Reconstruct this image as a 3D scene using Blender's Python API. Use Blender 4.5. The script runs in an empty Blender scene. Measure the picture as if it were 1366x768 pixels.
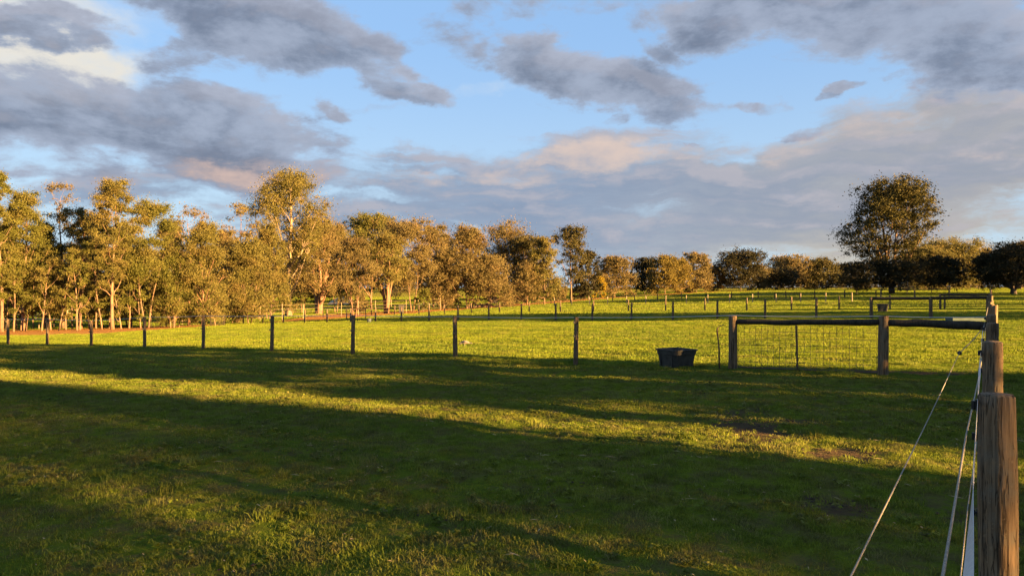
import bpy, math, random
import numpy as np
from mathutils import Vector, noise as mnoise

R = math.radians
SC = bpy.context.scene
COL = SC.collection
rng = np.random.default_rng(7)
random.seed(7)

# ------------------------------------------------------------------ camera
CAMZ = 1.8
F = 980.0                                    # focal length in photo pixels (photo is 1366 wide)
cam = bpy.data.cameras.new('camera')
cam.sensor_width = 36.0
cam.lens = F / 1366 * 36.0
cam.clip_start = 0.05
cam.clip_end = 12000
cam_o = bpy.data.objects.new('camera', cam)
COL.objects.link(cam_o)
cam_o.location = (0, 0, CAMZ)
cam_o.rotation_euler = (R(90), 0, 0)
SC.camera = cam_o

# ------------------------------------------------------------------ light and exposure
SUN_AZ, SUN_EL = 122.2, 10.0                  # compass degrees clockwise from +Y
EXPOSURE = 3.3
SC.view_settings.view_transform = 'Standard'
SC.view_settings.look = 'None'
SC.view_settings.exposure = EXPOSURE
SC.view_settings.gamma = 1.0
SUN_DIR = Vector((math.sin(R(SUN_AZ)) * math.cos(R(SUN_EL)), math.cos(R(SUN_AZ)) * math.cos(R(SUN_EL)), math.sin(R(SUN_EL))))
sl = bpy.data.lights.new('sun', 'SUN')
sl.energy = 5.0
sl.angle = R(0.5)
sl.color = (1.0, 0.58, 0.20)
sun_o = bpy.data.objects.new('sun', sl)
COL.objects.link(sun_o)
sun_o.rotation_euler = SUN_DIR.to_track_quat('Z', 'Y').to_euler()
sun_o.location = (30, -20, 40)


class NT:
    """small helper to write node trees"""
    def __init__(s, tree):
        s.t = tree
        s.n = tree.nodes
        s.l = tree.links

    def node(s, typ, props=None, **ins):
        n = s.n.new(typ)
        for k, v in (props or {}).items():
            setattr(n, k, v)
        for k, v in ins.items():
            key = int(k[1:]) if k[0] == 'i' and k[1:].isdigit() else k.replace('_', ' ')
            s.put(n.inputs[key], v)
        return n

    def put(s, sock, v):
        if isinstance(v, bpy.types.NodeSocket):
            s.l.new(v, sock)
        else:
            sock.default_value = v

    def math(s, op, a, b=0.0, c=0.0, clamp=False):
        n = s.n.new('ShaderNodeMath')
        n.operation = op
        n.use_clamp = clamp
        s.put(n.inputs[0], a)
        s.put(n.inputs[1], b)
        s.put(n.inputs[2], c)
        return n.outputs[0]

    def mix(s, f, a, b):
        n = s.n.new('ShaderNodeMix')
        n.data_type = 'RGBA'
        s.put(n.inputs[0], f)
        s.put(n.inputs[6], a)
        s.put(n.inputs[7], b)
        return n.outputs[2]

    def smooth(s, x, a, b, lo=0.0, hi=1.0):
        n = s.n.new('ShaderNodeMapRange')
        n.interpolation_type = 'SMOOTHSTEP'
        s.put(n.inputs[0], x)
        n.inputs[1].default_value = a
        n.inputs[2].default_value = b
        n.inputs[3].default_value = lo
        n.inputs[4].default_value = hi
        return n.outputs[0]

    def noise(s, vec, scale, detail=4, rough=0.5, dist=0.0):
        n = s.n.new('ShaderNodeTexNoise')
        s.put(n.inputs['Vector'], vec)
        n.inputs['Scale'].default_value = scale
        n.inputs['Detail'].default_value = detail
        n.inputs['Roughness'].default_value = rough
        n.inputs['Distortion'].default_value = dist
        return n

    def vmath(s, op, a, b=(0, 0, 0)):
        n = s.n.new('ShaderNodeVectorMath')
        n.operation = op
        s.put(n.inputs[0], a)
        s.put(n.inputs[1], b)
        return n


def lin(r, g, b, scale=1.0):
    f = lambda c: (c / 255 / 12.92 if c <= 10 else ((c / 255 + 0.055) / 1.055) ** 2.4) * scale
    return (f(r), f(g), f(b), 1.0)


# ------------------------------------------------------------------ sky with clouds
world = bpy.data.worlds.new('World')
SC.world = world
world.use_nodes = True
W = NT(world.node_tree)
W.n.clear()
wout = W.node('ShaderNodeOutputWorld')
sky = W.node('ShaderNodeTexSky', {'sky_type': 'NISHITA', 'sun_disc': False, 'sun_elevation': R(SUN_EL),
                                  'sun_rotation': R(SUN_AZ), 'altitude': 50, 'air_density': 1.0,
                                  'dust_density': 0.6, 'ozone_density': 2.0})
tc = W.node('ShaderNodeTexCoord')


def azel(px, py):
    x = (px - 683) / F
    return math.degrees(math.atan(x)), math.degrees(math.atan((384 - py) / F / math.hypot(1, x)))


# clouds: (photo px centre, half width, half height, tilt deg, weight), turned into directions
DARK = [
    (120, 150, 260, 85, -8, 1.0), (300, 165, 200, 75, -10, 0.9), (60, 205, 170, 50, -8, 0.7), (320, 225, 170, 50, -8, 0.8),
    (350, 30, 190, 75, -8, 0.95), (300, 95, 130, 50, -10, 0.45), (500, 75, 120, 50, -22, 0.75), (560, 118, 90, 32, -30, 0.7),
    (680, 62, 150, 42, -10, 0.55), (790, 100, 220, 52, -14, 1.0), (880, 122, 110, 34, -12, 0.6), (720, 15, 200, 30, 0, 0.45),
    (1010, 15, 260, 62, -4, 0.9), (1230, 30, 330, 80, -4, 1.0), (1320, 90, 190, 70, -5, 0.9), (1020, 137, 60, 20, -15, 0.45),
    (60, 38, 150, 30, 8, 0.75), (1190, 118, 90, 14, 4, 0.4), (440, 138, 60, 24, 0, 0.4), (1330, 135, 50, 30, -30, 0.5),
    (1100, 122, 45, 10, 0, 0.52), (1185, 108, 40, 12, 0, 0.52), (820, 158, 45, 14, 10, 0.52), (1015, 136, 48, 16, -12, 0.52), (590, 222, 50, 10, 8, 0.55),
    (905, 190, 26, 8, 0, 0.6), (450, 140, 36, 18, -10, 0.52), (230, 60, 90, 40, 20, 0.6), (1075, 168, 60, 9, 0, 0.5), (880, 60, 60, 20, -10, 0.5),
]
LOW = [
    (600, 290, 380, 110, 3, 0.8), (860, 285, 560, 120, 2, 0.95), (1180, 250, 440, 120, 2, 0.95), (1340, 200, 300, 110, 4, 0.8),
    (780, 208, 110, 42, 2, 0.8), (1110, 190, 170, 50, 6, 0.8), (530, 240, 110, 30, 0, 0.6), (1290, 160, 170, 50, 4, 0.7),
    (180, 252, 230, 34, 6, 0.6), (360, 232, 160, 40, -3, 0.6), (90, 250, 140, 30, 5, 0.5), (880, 188, 170, 28, 0, 0.5),
    (1180, 330, 700, 90, 0, 0.55), (920, 210, 160, 34, 0, 0.6),
]
WHITE = [(70, 75, 170, 85, -5, 1.0), (40, 10, 190, 60, 0, 0.8), (640, 128, 60, 22, 15, 0.4), (150, 10, 120, 60, 0, 0.4),
         (300, 205, 70, 22, -5, 0.35), (60, 190, 130, 35, -8, 0.4), (720, 110, 60, 25, 0, 0.25)]
PEACH = [(780, 205, 130, 36, 0, 1.0), (530, 238, 100, 22, 0, 0.7), (700, 232, 120, 24, 5, 0.7), (1120, 185, 190, 34, 6, 0.6),
         (1290, 215, 170, 50, 6, 0.5), (1350, 150, 120, 30, 0, 0.5), (320, 243, 120, 22, -6, 0.5), (150, 250, 120, 18, 3, 0.4),
         (900, 205, 200, 22, 0, 0.7), (1200, 130, 120, 16, 6, 0.4), (420, 240, 100, 40, 0, 0.5)]


def cloud_group():
    g = bpy.data.node_groups.new('cloud_field', 'ShaderNodeTree')
    g.interface.new_socket('Dir', in_out='INPUT', socket_type='NodeSocketVector')
    for nm in ('Dark', 'Low', 'White', 'Peach', 'Fine'):
        g.interface.new_socket(nm, in_out='OUTPUT', socket_type='NodeSocketFloat')
    G = NT(g)
    gi = G.node('NodeGroupInput')
    go = G.node('NodeGroupOutput')
    d = gi.outputs[0]
    sep = G.node('ShaderNodeSeparateXYZ', i0=d)
    x, y, z = sep.outputs
    az = G.math('MULTIPLY', G.math('ARCTAN2', x, y), 57.2958)
    el = G.math('MULTIPLY', G.math('ARCSINE', z), 57.2958)
    # a flat cloud deck seen in perspective: noise squashes towards the horizon
    inv = G.math('DIVIDE', 1.0, G.math('ADD', G.math('MAXIMUM', z, 0.0), 0.16))
    deck = G.node('ShaderNodeCombineXYZ', i0=G.math('MULTIPLY', x, inv), i1=G.math('MULTIPLY', y, inv), i2=0.0).outputs[0]
    ae = G.node('ShaderNodeCombineXYZ', i0=az, i1=el, i2=0.0).outputs[0]
    aes = G.vmath('MULTIPLY', ae, (0.085, 0.155, 1)).outputs[0]
    n1 = G.noise(aes, 1.1, 6, 0.60)
    off = G.vmath('MULTIPLY', G.vmath('SUBTRACT', n1.outputs['Color'], (0.5, 0.5, 0.5)).outputs[0], (11.0, 5.5, 0)).outputs[0]
    p = G.vmath('ADD', ae, off).outputs[0]
    n2 = G.noise(aes, 1.35, 11, 0.64, 0.15)
    n3 = G.noise(deck, 2.1, 8, 0.58, 0.25)
    fbm = G.math('SUBTRACT', G.math('ADD', G.math('MULTIPLY', n2.outputs[0], 1.1), G.math('MULTIPLY', n3.outputs[0], 0.9)), 1.0)
    # how far outside the photographed part of the sky
    absaz = G.math('ABSOLUTE', az)
    outside = G.math('MAXIMUM', G.smooth(absaz, 36, 55), G.smooth(el, 23, 36))
    nb = G.noise(deck, 0.55, 3, 0.5)
    wide = G.math('MULTIPLY', G.smooth(nb.outputs[0], 0.42, 0.62), outside)

    def blobs(lst):
        acc = None
        for (px, py, hw, hh, tilt, wgt) in lst:
            a, e = azel(px, py)
            a2, e2 = azel(px + hw, py)
            a3, e3 = azel(px, py - hh)
            hwd = abs(a2 - a) * 1.1
            hhd = abs(e3 - e) * 1.1
            mp = G.node('ShaderNodeMapping', {'vector_type': 'TEXTURE'}, i0=p)
            mp.inputs['Location'].default_value = (a, e, 0)
            mp.inputs['Rotation'].default_value = (0, 0, R(tilt))
            mp.inputs['Scale'].default_value = (hwd, hhd, 1)
            gr = G.node('ShaderNodeTexGradient', {'gradient_type': 'SPHERICAL'}, i0=mp.outputs[0])
            s = G.math('MULTIPLY', gr.outputs['Fac'], wgt * 1.7)
            s = G.math('MINIMUM', s, wgt)
            acc = s if acc is None else G.math('MAXIMUM', acc, s)
        return acc
    D = blobs(DARK)
    L = blobs(LOW)
    Wh = blobs(WHITE)
    Pe = blobs(PEACH)
    D = G.math('ADD', G.math('MAXIMUM', D, G.math('MULTIPLY', wide, 0.8)), G.math('MULTIPLY', fbm, 1.65))
    streak = G.noise(G.vmath('MULTIPLY', p, (0.045, 0.42, 1)).outputs[0], 1.6, 6, 0.55)
    L = G.math('ADD', G.math('ADD', L, G.math('MULTIPLY', fbm, 0.95)), G.math('MULTIPLY', G.math('SUBTRACT', streak.outputs[0], 0.5), 1.5))
    Wh = G.math('ADD', Wh, G.math('MULTIPLY', fbm, 0.9))
    Pe = G.math('ADD', Pe, G.math('MULTIPLY', fbm, 1.7))
    for i, v in enumerate((D, L, Wh, Pe, fbm)):
        G.l.new(v, go.inputs[i])
    return g


CG = cloud_group()
gA = W.node('ShaderNodeGroup')
gA.node_tree = CG
W.l.new(tc.outputs['Generated'], gA.inputs[0])
sunoff = Vector((math.sin(R(60)), -0.2, 0.75)).normalized() * 0.022      # towards the lit side of the clouds
gB = W.node('ShaderNodeGroup')
gB.node_tree = CG
W.l.new(W.vmath('NORMALIZE', W.vmath('ADD', tc.outputs['Generated'], tuple(sunoff)).outputs[0]).outputs[0], gB.inputs[0])
gen = W.node('ShaderNodeSeparateXYZ', i0=tc.outputs['Generated'])
CE = 1.0 / (2 ** EXPOSURE)
dA, lA, wA, pA, fA = gA.outputs
rel = W.math('SUBTRACT', dA, gB.outputs[0])
relL = W.math('SUBTRACT', lA, gB.outputs[1])
horiz = W.smooth(gen.outputs[2], 0.0, 0.16, 1.0, 0.0)
east = W.smooth(gen.outputs[0], 0.0, 0.55)
skyc = W.mix(1.0, sky.outputs[0], sky.outputs[0])
bg_sky = W.node('ShaderNodeBackground', Color=sky.outputs[0], Strength=0.05)
# low, distant bank: blue grey, warmer to the right, peach on its sunlit edges
lowc = W.mix(east, lin(148, 165, 190, CE), lin(176, 175, 178, CE))
lowc = W.mix(W.math('MULTIPLY', horiz, W.smooth(gen.outputs[2], 0.0, 0.12, 1.0, 0.2)), lowc, W.mix(east, lin(178, 192, 208, CE), lin(214, 198, 166, CE)))
lowc = W.mix(W.smooth(lA, 0.55, 1.15, 0.0, 0.55), lowc, lin(130, 147, 174, CE))
lowc = W.mix(W.smooth(relL, -0.1, 0.5, 0.0, 0.5), lowc, lin(206, 196, 198, CE))
lowc = W.mix(W.smooth(pA, 0.40, 1.25, 0.0, 0.66), lowc, lin(232, 207, 190, CE))
darkc = W.mix(W.smooth(dA, 0.35, 1.15), lin(158, 172, 196, CE), lin(118, 130, 152, CE))
darkc = W.mix(W.smooth(fA, -0.15, 0.15, 0.6, 0.0), darkc, lin(178, 188, 208, CE))
darkc = W.mix(W.smooth(rel, 0.02, 0.45, 0.0, 0.30), darkc, lin(196, 194, 204, CE))
darkc = W.mix(W.smooth(pA, 0.35, 1.0, 0.0, 0.75), darkc, lin(226, 196, 182, CE))
whitec = W.mix(W.smooth(wA, 0.3, 1.0), lin(206, 222, 240, CE), lin(240, 232, 216, CE))


def over(prev, fac, colr):
    b = W.node('ShaderNodeBackground', Color=colr, Strength=1.0)
    m = W.node('ShaderNodeMixShader', i0=fac)
    W.l.new(prev, m.inputs[1])
    W.l.new(b.outputs[0], m.inputs[2])
    return m.outputs[0]


up = W.smooth(gen.outputs[2], -0.01, 0.01)
s0 = over(bg_sky.outputs[0], W.smooth(gen.outputs[2], 0.0, 0.45, 0.95, 0.85), W.mix(W.smooth(gen.outputs[2], 0.02, 0.35), lin(190, 216, 238, CE), lin(146, 186, 234, CE)))
s1 = over(s0, W.smooth(wA, 0.15, 1.0, 0.0, 0.9), whitec)
s2 = over(s1, W.smooth(lA, 0.2, 0.75, 0.0, 0.96), lowc)
s3 = over(s2, W.smooth(pA, 0.6, 1.4, 0.0, 0.3), lin(240, 212, 194, CE))
s4 = over(s3, W.smooth(dA, 0.30, 0.68, 0.0, 0.96), darkc)
W.l.new(s4, wout.inputs[0])
world.cycles.sampling_method = 'MANUAL'
world.cycles.sample_map_resolution = 512

# ------------------------------------------------------------------ terrain
TH = 33.1
ST, CT = math.sin(R(TH)), math.cos(R(TH))    # the right hand fence runs along azimuth 33.1


def uv2xy(u, v):
    return u * ST - v * CT, u * CT + v * ST


def at(px, Y):
    return (px - 683) / F * Y, Y


_cp = []
for px, yb, Y in [(767, 487, 19.4), (606, 478, 21.6), (472, 473, 23.9), (361, 470, 26.1), (270, 465, 28.3), (192, 463, 30.5),
                  (121, 462, 32.8), (63, 460, 34.9), (11, 459, 37.1), (977, 492, 17.2), (1177, 500, 15.45), (899, 427, 49.1),
                  (957, 426, 47.4), (1021, 425, 45.8), (844, 427, 50.6), (794, 428, 52.2), (700, 427, 55.5), (618, 427.5, 58.7),
                  (508, 429, 63.5), (442, 430, 66.8), (384, 431, 70), (329, 432, 73.3), (938, 414.5, 69.4), (1187, 413, 60.8),
                  (624, 418, 84.5), (552, 420, 88.9), (919, 399.5, 113), (1060, 398, 105), (798, 403, 122), (923, 405, 97.8),
                  (770, 407, 107), (150, 439, 58), (385, 421, 92), (515, 416, 104), (640, 410, 118), (850, 393.5, 165),
                  (1000, 387, 195), (1100, 386.5, 195), (1190, 392, 130), (1350, 392, 125), (10, 443, 56), (420, 402, 190),
                  (100, 414, 120), (640, 397, 230)]:
    X = (px - 683) / F * Y
    _cp.append((X, Y, -(yb - 384) / F * Y))
_cp += [(0, 0, -1.8), (4, 5, -1.79), (-5, 5, -1.84), (-12, 2, -2.0), (10, -12, -1.78), (30, -10, -1.6), (-25, -5, -2.3), (60, 60, -1.5),
        (0, 420, 0.0), (200, 400, 0.3), (-250, 380, -1.5), (-300, 100, -4.5), (300, 100, -0.5), (-150, -150, -2), (200, -150, -1),
        (8.5, 14, -1.8), (-9, 13, -1.98), (2, 9, -1.81)]
_cp = np.array(_cp)
_S = 50.0


def _phi(r2):
    return np.where(r2 > 1e-9, 0.5 * r2 * np.log(r2 + 1e-12), 0.0)


_A = _cp[:, :2] / _S
_K = _phi(((_A[:, None] - _A[None]) ** 2).sum(-1)) + np.eye(len(_A)) * 0.0008
_P = np.c_[np.ones(len(_A)), _A]
_M = np.block([[_K, _P], [_P.T, np.zeros((3, 3))]])
_w = np.linalg.solve(_M, np.r_[_cp[:, 2], 0, 0, 0])


def vnoise(x, y, seed=0):
    """cheap value noise, vectorised"""
    xi, yi = np.floor(x).astype(np.int64), np.floor(y).astype(np.int64)
    xf, yf = x - xi, y - yi
    h = lambda a, b: ((np.sin(a * 127.1 + b * 311.7 + seed * 74.7) * 43758.5453) % 1.0)
    sx, sy = xf * xf * (3 - 2 * xf), yf * yf * (3 - 2 * yf)
    return (h(xi, yi) * (1 - sx) + h(xi + 1, yi) * sx) * (1 - sy) + (h(xi, yi + 1) * (1 - sx) + h(xi + 1, yi + 1) * sx) * sy


def tz(x, y, micro=True):
    x = np.atleast_1d(np.asarray(x, float))
    y = np.atleast_1d(np.asarray(y, float))
    shp = x.shape
    xr, yr = x.ravel(), y.ravel()
    q = np.c_[np.clip(xr, -300, 300), np.clip(yr, -150, 420)] / _S
    out = np.empty(len(q))
    for i in range(0, len(q), 20000):
        qq = q[i:i + 20000]
        out[i:i + 20000] = _phi(((qq[:, None] - _A[None]) ** 2).sum(-1)) @ _w[:-3] + _w[-3] + qq @ _w[-2:]
    if micro:
        fade = np.clip(1.4 - np.hypot(xr, yr) / 60, 0.15, 1)
        out += fade * (0.06 * (vnoise(xr * 0.45, yr * 0.45, 1) - 0.5) + 0.055 * (vnoise(xr * 1.7, yr * 1.7, 2) - 0.5) + 0.035 * (vnoise(xr * 4.3, yr * 4.3, 3) - 0.5))
    return out.reshape(shp) + CAMZ


def gz(x, y):
    return float(tz(x, y, True)[0])


# dirt map (0 grass .. 1 bare), world positions
def px2xy(px, py, zrel=None):
    Y = 10.0
    for _ in range(40):
        X = (px - 683) / F * Y
        zr = float(tz(X, Y, False)[0]) - CAMZ
        Yn = -zr * F / max(py - 384, 1.0)
        Y = Y * 0.5 + Yn * 0.5
    return (px - 683) / F * Y, Y


DIRT = []
for px, py, rx, ry, w in [(1000, 572, 0.42, 0.55, 1.0), (985, 549, 0.5, 0.35, 0.7), (1062, 560, 0.5, 0.3, 0.7), (1128, 605, 0.35, 0.2, 0.9),
                          (1110, 672, 0.28, 0.22, 0.8), (1160, 560, 0.4, 0.25, 0.5), (1080, 533, 0.5, 0.4, 0.45), (975, 590, 0.3, 0.3, 0.6),
                          (420, 600, 0.5, 0.25, 0.45), (590, 690, 0.3, 0.2, 0.4), (310, 765, 0.22, 0.1, 0.9), (760, 650, 0.25, 0.15, 0.35),
                          (930, 520, 0.7, 0.4, 0.5), (1050, 600, 0.6, 0.15, 0.5), (370, 530, 0.8, 0.3, 0.3), (1340, 700, 0.3, 0.5, 0.6)]:
    x_, y_ = px2xy(px, py)
    DIRT.append((x_, y_, rx, ry, w))


def uvof(x, y):
    return x * ST + y * CT, -x * CT + y * ST


# edge of the woodland strip on the left (polyline in px/Y) where leaf litter starts
_edge = np.array([at(-250, 40), at(0, 47.5), at(150, 50), at(250, 57), at(300, 68), at(400, 77), at(480, 84), at(560, 95), at(640, 108), at(720, 122), at(800, 140), at(960, 176)])


def dirtmap(x, y):
    d = np.zeros_like(x)
    wob = (vnoise(x * 3.1, y * 3.1, 5) - 0.5) * 0.9 + (vnoise(x * 9, y * 9, 6) - 0.5) * 0.5
    for (cx, cy, rx, ry, w) in DIRT:
        r = np.sqrt(((x - cx) / (rx * 1.3)) ** 2 + ((y - cy) / (ry * 1.5)) ** 2) + wob * 0.9
        d = np.maximum(d, 0.92 * w * np.clip(1.5 - r, 0, 1))
    # worn ground under the gate
    u, v = uvof(x, y)
    g = np.clip(1 - np.abs(u - 18.1 + wob * 0.3) / 0.75, 0, 1) * np.clip((5.0 - v) / 1.5, 0, 1) * np.clip((v + 0.2) / 0.8, 0, 1)
    d = np.maximum(d, g * 1.1)
    return np.clip(d, 0, 1)


def litter(x, y):
    ey = np.interp(x, _edge[:, 0], _edge[:, 1])
    dd = y - ey + (vnoise(x * 0.5, y * 0.5, 8) - 0.5) * 3.5 + (vnoise(x * 1.9, y * 1.9, 9) - 0.5) * 1.5
    lim = np.interp(x, [-60, -30, -10, 20, 60], [20, 20, 16, 9, 5])
    return np.clip(dd / 1.5 + 0.5, 0, 1) * np.clip((lim - dd) / 5 + 1, 0, 1) * (x < 60)


# ------------------------------------------------------------------ object helpers
def link(o, parent=None):
    COL.objects.link(o)
    if parent is not None:
        o.parent = parent
    return o


def mesh_obj(name, verts, faces, mat, parent=None, smooth=False, attrs=None):
    me = bpy.data.meshes.new(name)
    verts = np.asarray(verts, dtype=np.float32)
    if isinstance(faces, np.ndarray) and len(faces):
        k = faces.shape[1]
        me.vertices.add(len(verts))
        me.vertices.foreach_set('co', verts.ravel())
        me.loops.add(faces.size)
        me.loops.foreach_set('vertex_index', faces.ravel().astype(np.int32))
        me.polygons.add(len(faces))
        me.polygons.foreach_set('loop_start', np.arange(0, faces.size, k, dtype=np.int32))
        me.polygons.foreach_set('loop_total', np.full(len(faces), k, dtype=np.int32))
        me.update(calc_edges=True)
    else:
        me.from_pydata([tuple(map(float, v)) for v in verts], [], faces)
        me.update()
    if smooth:
        me.polygons.foreach_set('use_smooth', np.ones(len(me.polygons), dtype=bool))
    for k, a in (attrs or {}).items():
        at_ = me.attributes.new(k, 'FLOAT', 'POINT')
        at_.data.foreach_set('value', np.asarray(a, dtype=np.float32))
    if mat:
        me.materials.append(mat)
    return link(bpy.data.objects.new(name, me), parent)


def thing(name, label, cat, loc=(0, 0, 0), group=None, rz=0):
    o = bpy.data.objects.new(name, None)
    o.empty_display_size = 0.3
    o.location = loc
    o.rotation_euler = (0, 0, rz)
    o['label'] = label
    o['category'] = cat
    if group:
        o['group'] = group
    return link(o)


def tag(o, label, cat, group=None):
    o['label'] = label
    o['category'] = cat
    if group:
        o['group'] = group
    return o


class MB:
    """collects tubes, boxes and loose faces in one mesh"""
    def __init__(s):
        s.v = []
        s.f = []

    def tube(s, pts, radii, n=6, cap=True, squash=None):
        pts = [Vector(p) for p in pts]
        base = len(s.v)
        prev = None
        for i, p in enumerate(pts):
            d = (pts[min(i + 1, len(pts) - 1)] - pts[max(i - 1, 0)])
            if d.length < 1e-9:
                d = Vector((0, 0, 1))
            d.normalize()
            if prev is None:
                a = d.cross(Vector((0, 0, 1)))
                if a.length < 0.05:
                    a = Vector((1, 0, 0))
                a = (a - d * a.dot(d)).normalized()
            else:
                a = (prev - d * prev.dot(d)).normalized()
            prev = a
            b = d.cross(a)
            r = radii[i] if hasattr(radii, '__len__') else radii
            for k in range(n):
                t = 2 * math.pi * k / n
                s.v.append(p + a * (r * math.cos(t)) + b * (r * math.sin(t)))
        for i in range(len(pts) - 1):
            for k in range(n):
                k2 = (k + 1) % n
                s.f.append((base + i * n + k, base + i * n + k2, base + (i + 1) * n + k2, base + (i + 1) * n + k))
        if cap:
            s.f.append(tuple(base + k for k in range(n))[::-1])
            s.f.append(tuple(base + (len(pts) - 1) * n + k for k in range(n)))
        return s

    def box(s, c, size, rz=0.0, taper=1.0):
        c = Vector(c)
        b = len(s.v)
        for sz in (-1, 1):
            t = 1.0 if sz > 0 else taper
            for sx, sy in ((-1, -1), (1, -1), (1, 1), (-1, 1)):
                x, y = sx * size[0] / 2 * t, sy * size[1] / 2 * t
                s.v.append(c + Vector((x * math.cos(rz) - y * math.sin(rz), x * math.sin(rz) + y * math.cos(rz), sz * size[2] / 2)))
        s.f += [(b, b + 3, b + 2, b + 1), (b + 4, b + 5, b + 6, b + 7)] + [(b + k, b + (k + 1) % 4, b + 4 + (k + 1) % 4, b + 4 + k) for k in range(4)]
        return s

    def build(s, name, mat, parent=None, smooth=False):
        return mesh_obj(name, s.v, s.f, mat, parent, smooth)


# ------------------------------------------------------------------ materials
def new_mat(name):
    m = bpy.data.materials.new(name)
    m.use_nodes = True
    t = NT(m.node_tree)
    bs = t.n['Principled BSDF']
    return m, t, bs


def wood_mat(name, c1, c2, c3, bump=0.5, scale=1.0, rough=0.85):
    m, t, bs = new_mat(name)
    tcn = t.node('ShaderNodeTexCoord')
    mp = t.node('ShaderNodeMapping', i0=tcn.outputs['Object'])
    mp.inputs['Scale'].default_value = (1, 1, 0.06)
    info = t.node('ShaderNodeObjectInfo')
    vec = t.vmath('ADD', mp.outputs[0], t.vmath('SCALE', (1, 1, 1)).outputs[0]).outputs[0]
    n1 = t.noise(mp.outputs[0], 60 * scale, 6, 0.6, 0.4)
    n2 = t.noise(tcn.outputs['Object'], 6 * scale, 5, 0.6)
    n3 = t.noise(mp.outputs[0], 22 * scale, 3, 0.5, 1.2)
    crack = t.smooth(n3.outputs[0], 0.36, 0.43)
    c = t.mix(t.smooth(n1.outputs[0], 0.35, 0.7), c1, c2)
    c = t.mix(t.smooth(n2.outputs[0], 0.45, 0.7), c, c3)
    c = t.mix(t.math('MULTIPLY', t.math('SUBTRACT', 1.0, crack), 0.7), c, (c1[0] * 0.25, c1[1] * 0.25, c1[2] * 0.25, 1))
    t.put(bs.inputs['Base Color'], c)
    bs.inputs['Roughness'].default_value = rough
    bs.inputs['Specular IOR Level'].default_value = 0.2
    mp2 = t.node('ShaderNodeMapping', i0=tcn.outputs['Object'])
    mp2.inputs['Scale'].default_value = (1, 1, 0.05)
    n4 = t.noise(mp2.outputs[0], 34 * scale, 4, 0.55, 0.5)
    line = t.smooth(t.math('ABSOLUTE', t.math('SUBTRACT', n4.outputs[0], 0.5)), 0.002, 0.014)
    n5 = t.noise(tcn.outputs['Object'], 26 * scale, 5, 0.7)
    lich = t.smooth(n5.outputs[0], 0.60, 0.68, 0.0, 0.45)
    c = t.mix(t.math('MULTIPLY', t.math('SUBTRACT', 1.0, line), 0.75), c, (c1[0] * 0.2, c1[1] * 0.2, c1[2] * 0.2, 1))
    c = t.mix(lich, c, (c2[0] * 1.1, c2[1] * 1.25, c2[2] * 1.3, 1))
    t.put(bs.inputs['Base Color'], c)
    h = t.math('ADD', t.math('MULTIPLY', n1.outputs[0], 0.5), t.math('ADD', crack, line))
    bp = t.node('ShaderNodeBump', Height=h)
    bp.inputs['Strength'].default_value = bump
    bp.inputs['Distance'].default_value = 0.01
    t.put(bs.inputs['Normal'], bp.outputs[0])
    return m


M = {}
M['post'] = wood_mat('weathered_post_wood', (0.095, 0.062, 0.036, 1), (0.21, 0.14, 0.08, 1), (0.13, 0.108, 0.078, 1), 0.9)
M['rail'] = wood_mat('grey_rail_wood', (0.022, 0.018, 0.014, 1), (0.055, 0.044, 0.033, 1), (0.035, 0.03, 0.025, 1), 0.6)
M['farpost'] = wood_mat('dark_post_wood', (0.08, 0.055, 0.035, 1), (0.15, 0.105, 0.065, 1), (0.10, 0.085, 0.06, 1), 0.4)


def bark_mat(name, c1, c2, c3):
    m, t, bs = new_mat(name)
    tcn = t.node('ShaderNodeTexCoord')
    mp = t.node('ShaderNodeMapping', i0=tcn.outputs['Object'])
    mp.inputs['Scale'].default_value = (1, 1, 0.25)
    n1 = t.noise(mp.outputs[0], 5, 5, 0.65, 0.6)
    n2 = t.noise(tcn.outputs['Object'], 0.9, 4, 0.6)
    c = t.mix(t.smooth(n1.outputs[0], 0.4, 0.62), c1, c2)
    c = t.mix(t.smooth(n2.outputs[0], 0.5, 0.65), c, c3)
    t.put(bs.inputs['Base Color'], c)
    bs.inputs['Roughness'].default_value = 0.85
    bp = t.node('ShaderNodeBump', Height=n1.outputs[0])
    bp.inputs['Strength'].default_value = 0.6
    bp.inputs['Distance'].default_value = 0.03
    t.put(bs.inputs['Normal'], bp.outputs[0])
    return m


M['bark_gum'] = bark_mat('pale_gum_bark', (0.16, 0.10, 0.058, 1), (0.065, 0.042, 0.028, 1), (0.13, 0.066, 0.034, 1))
M['bark_white'] = bark_mat('cream_gum_bark', (0.24, 0.18, 0.12, 1), (0.13, 0.095, 0.065, 1), (0.20, 0.14, 0.09, 1))
M['bark_red'] = bark_mat('red_brown_gum_bark', (0.17, 0.085, 0.05, 1), (0.09, 0.05, 0.033, 1), (0.20, 0.12, 0.075, 1))
M['bark_dark'] = bark_mat('dark_bark', (0.09, 0.065, 0.05, 1), (0.05, 0.04, 0.03, 1), (0.12, 0.09, 0.07, 1))


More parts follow.
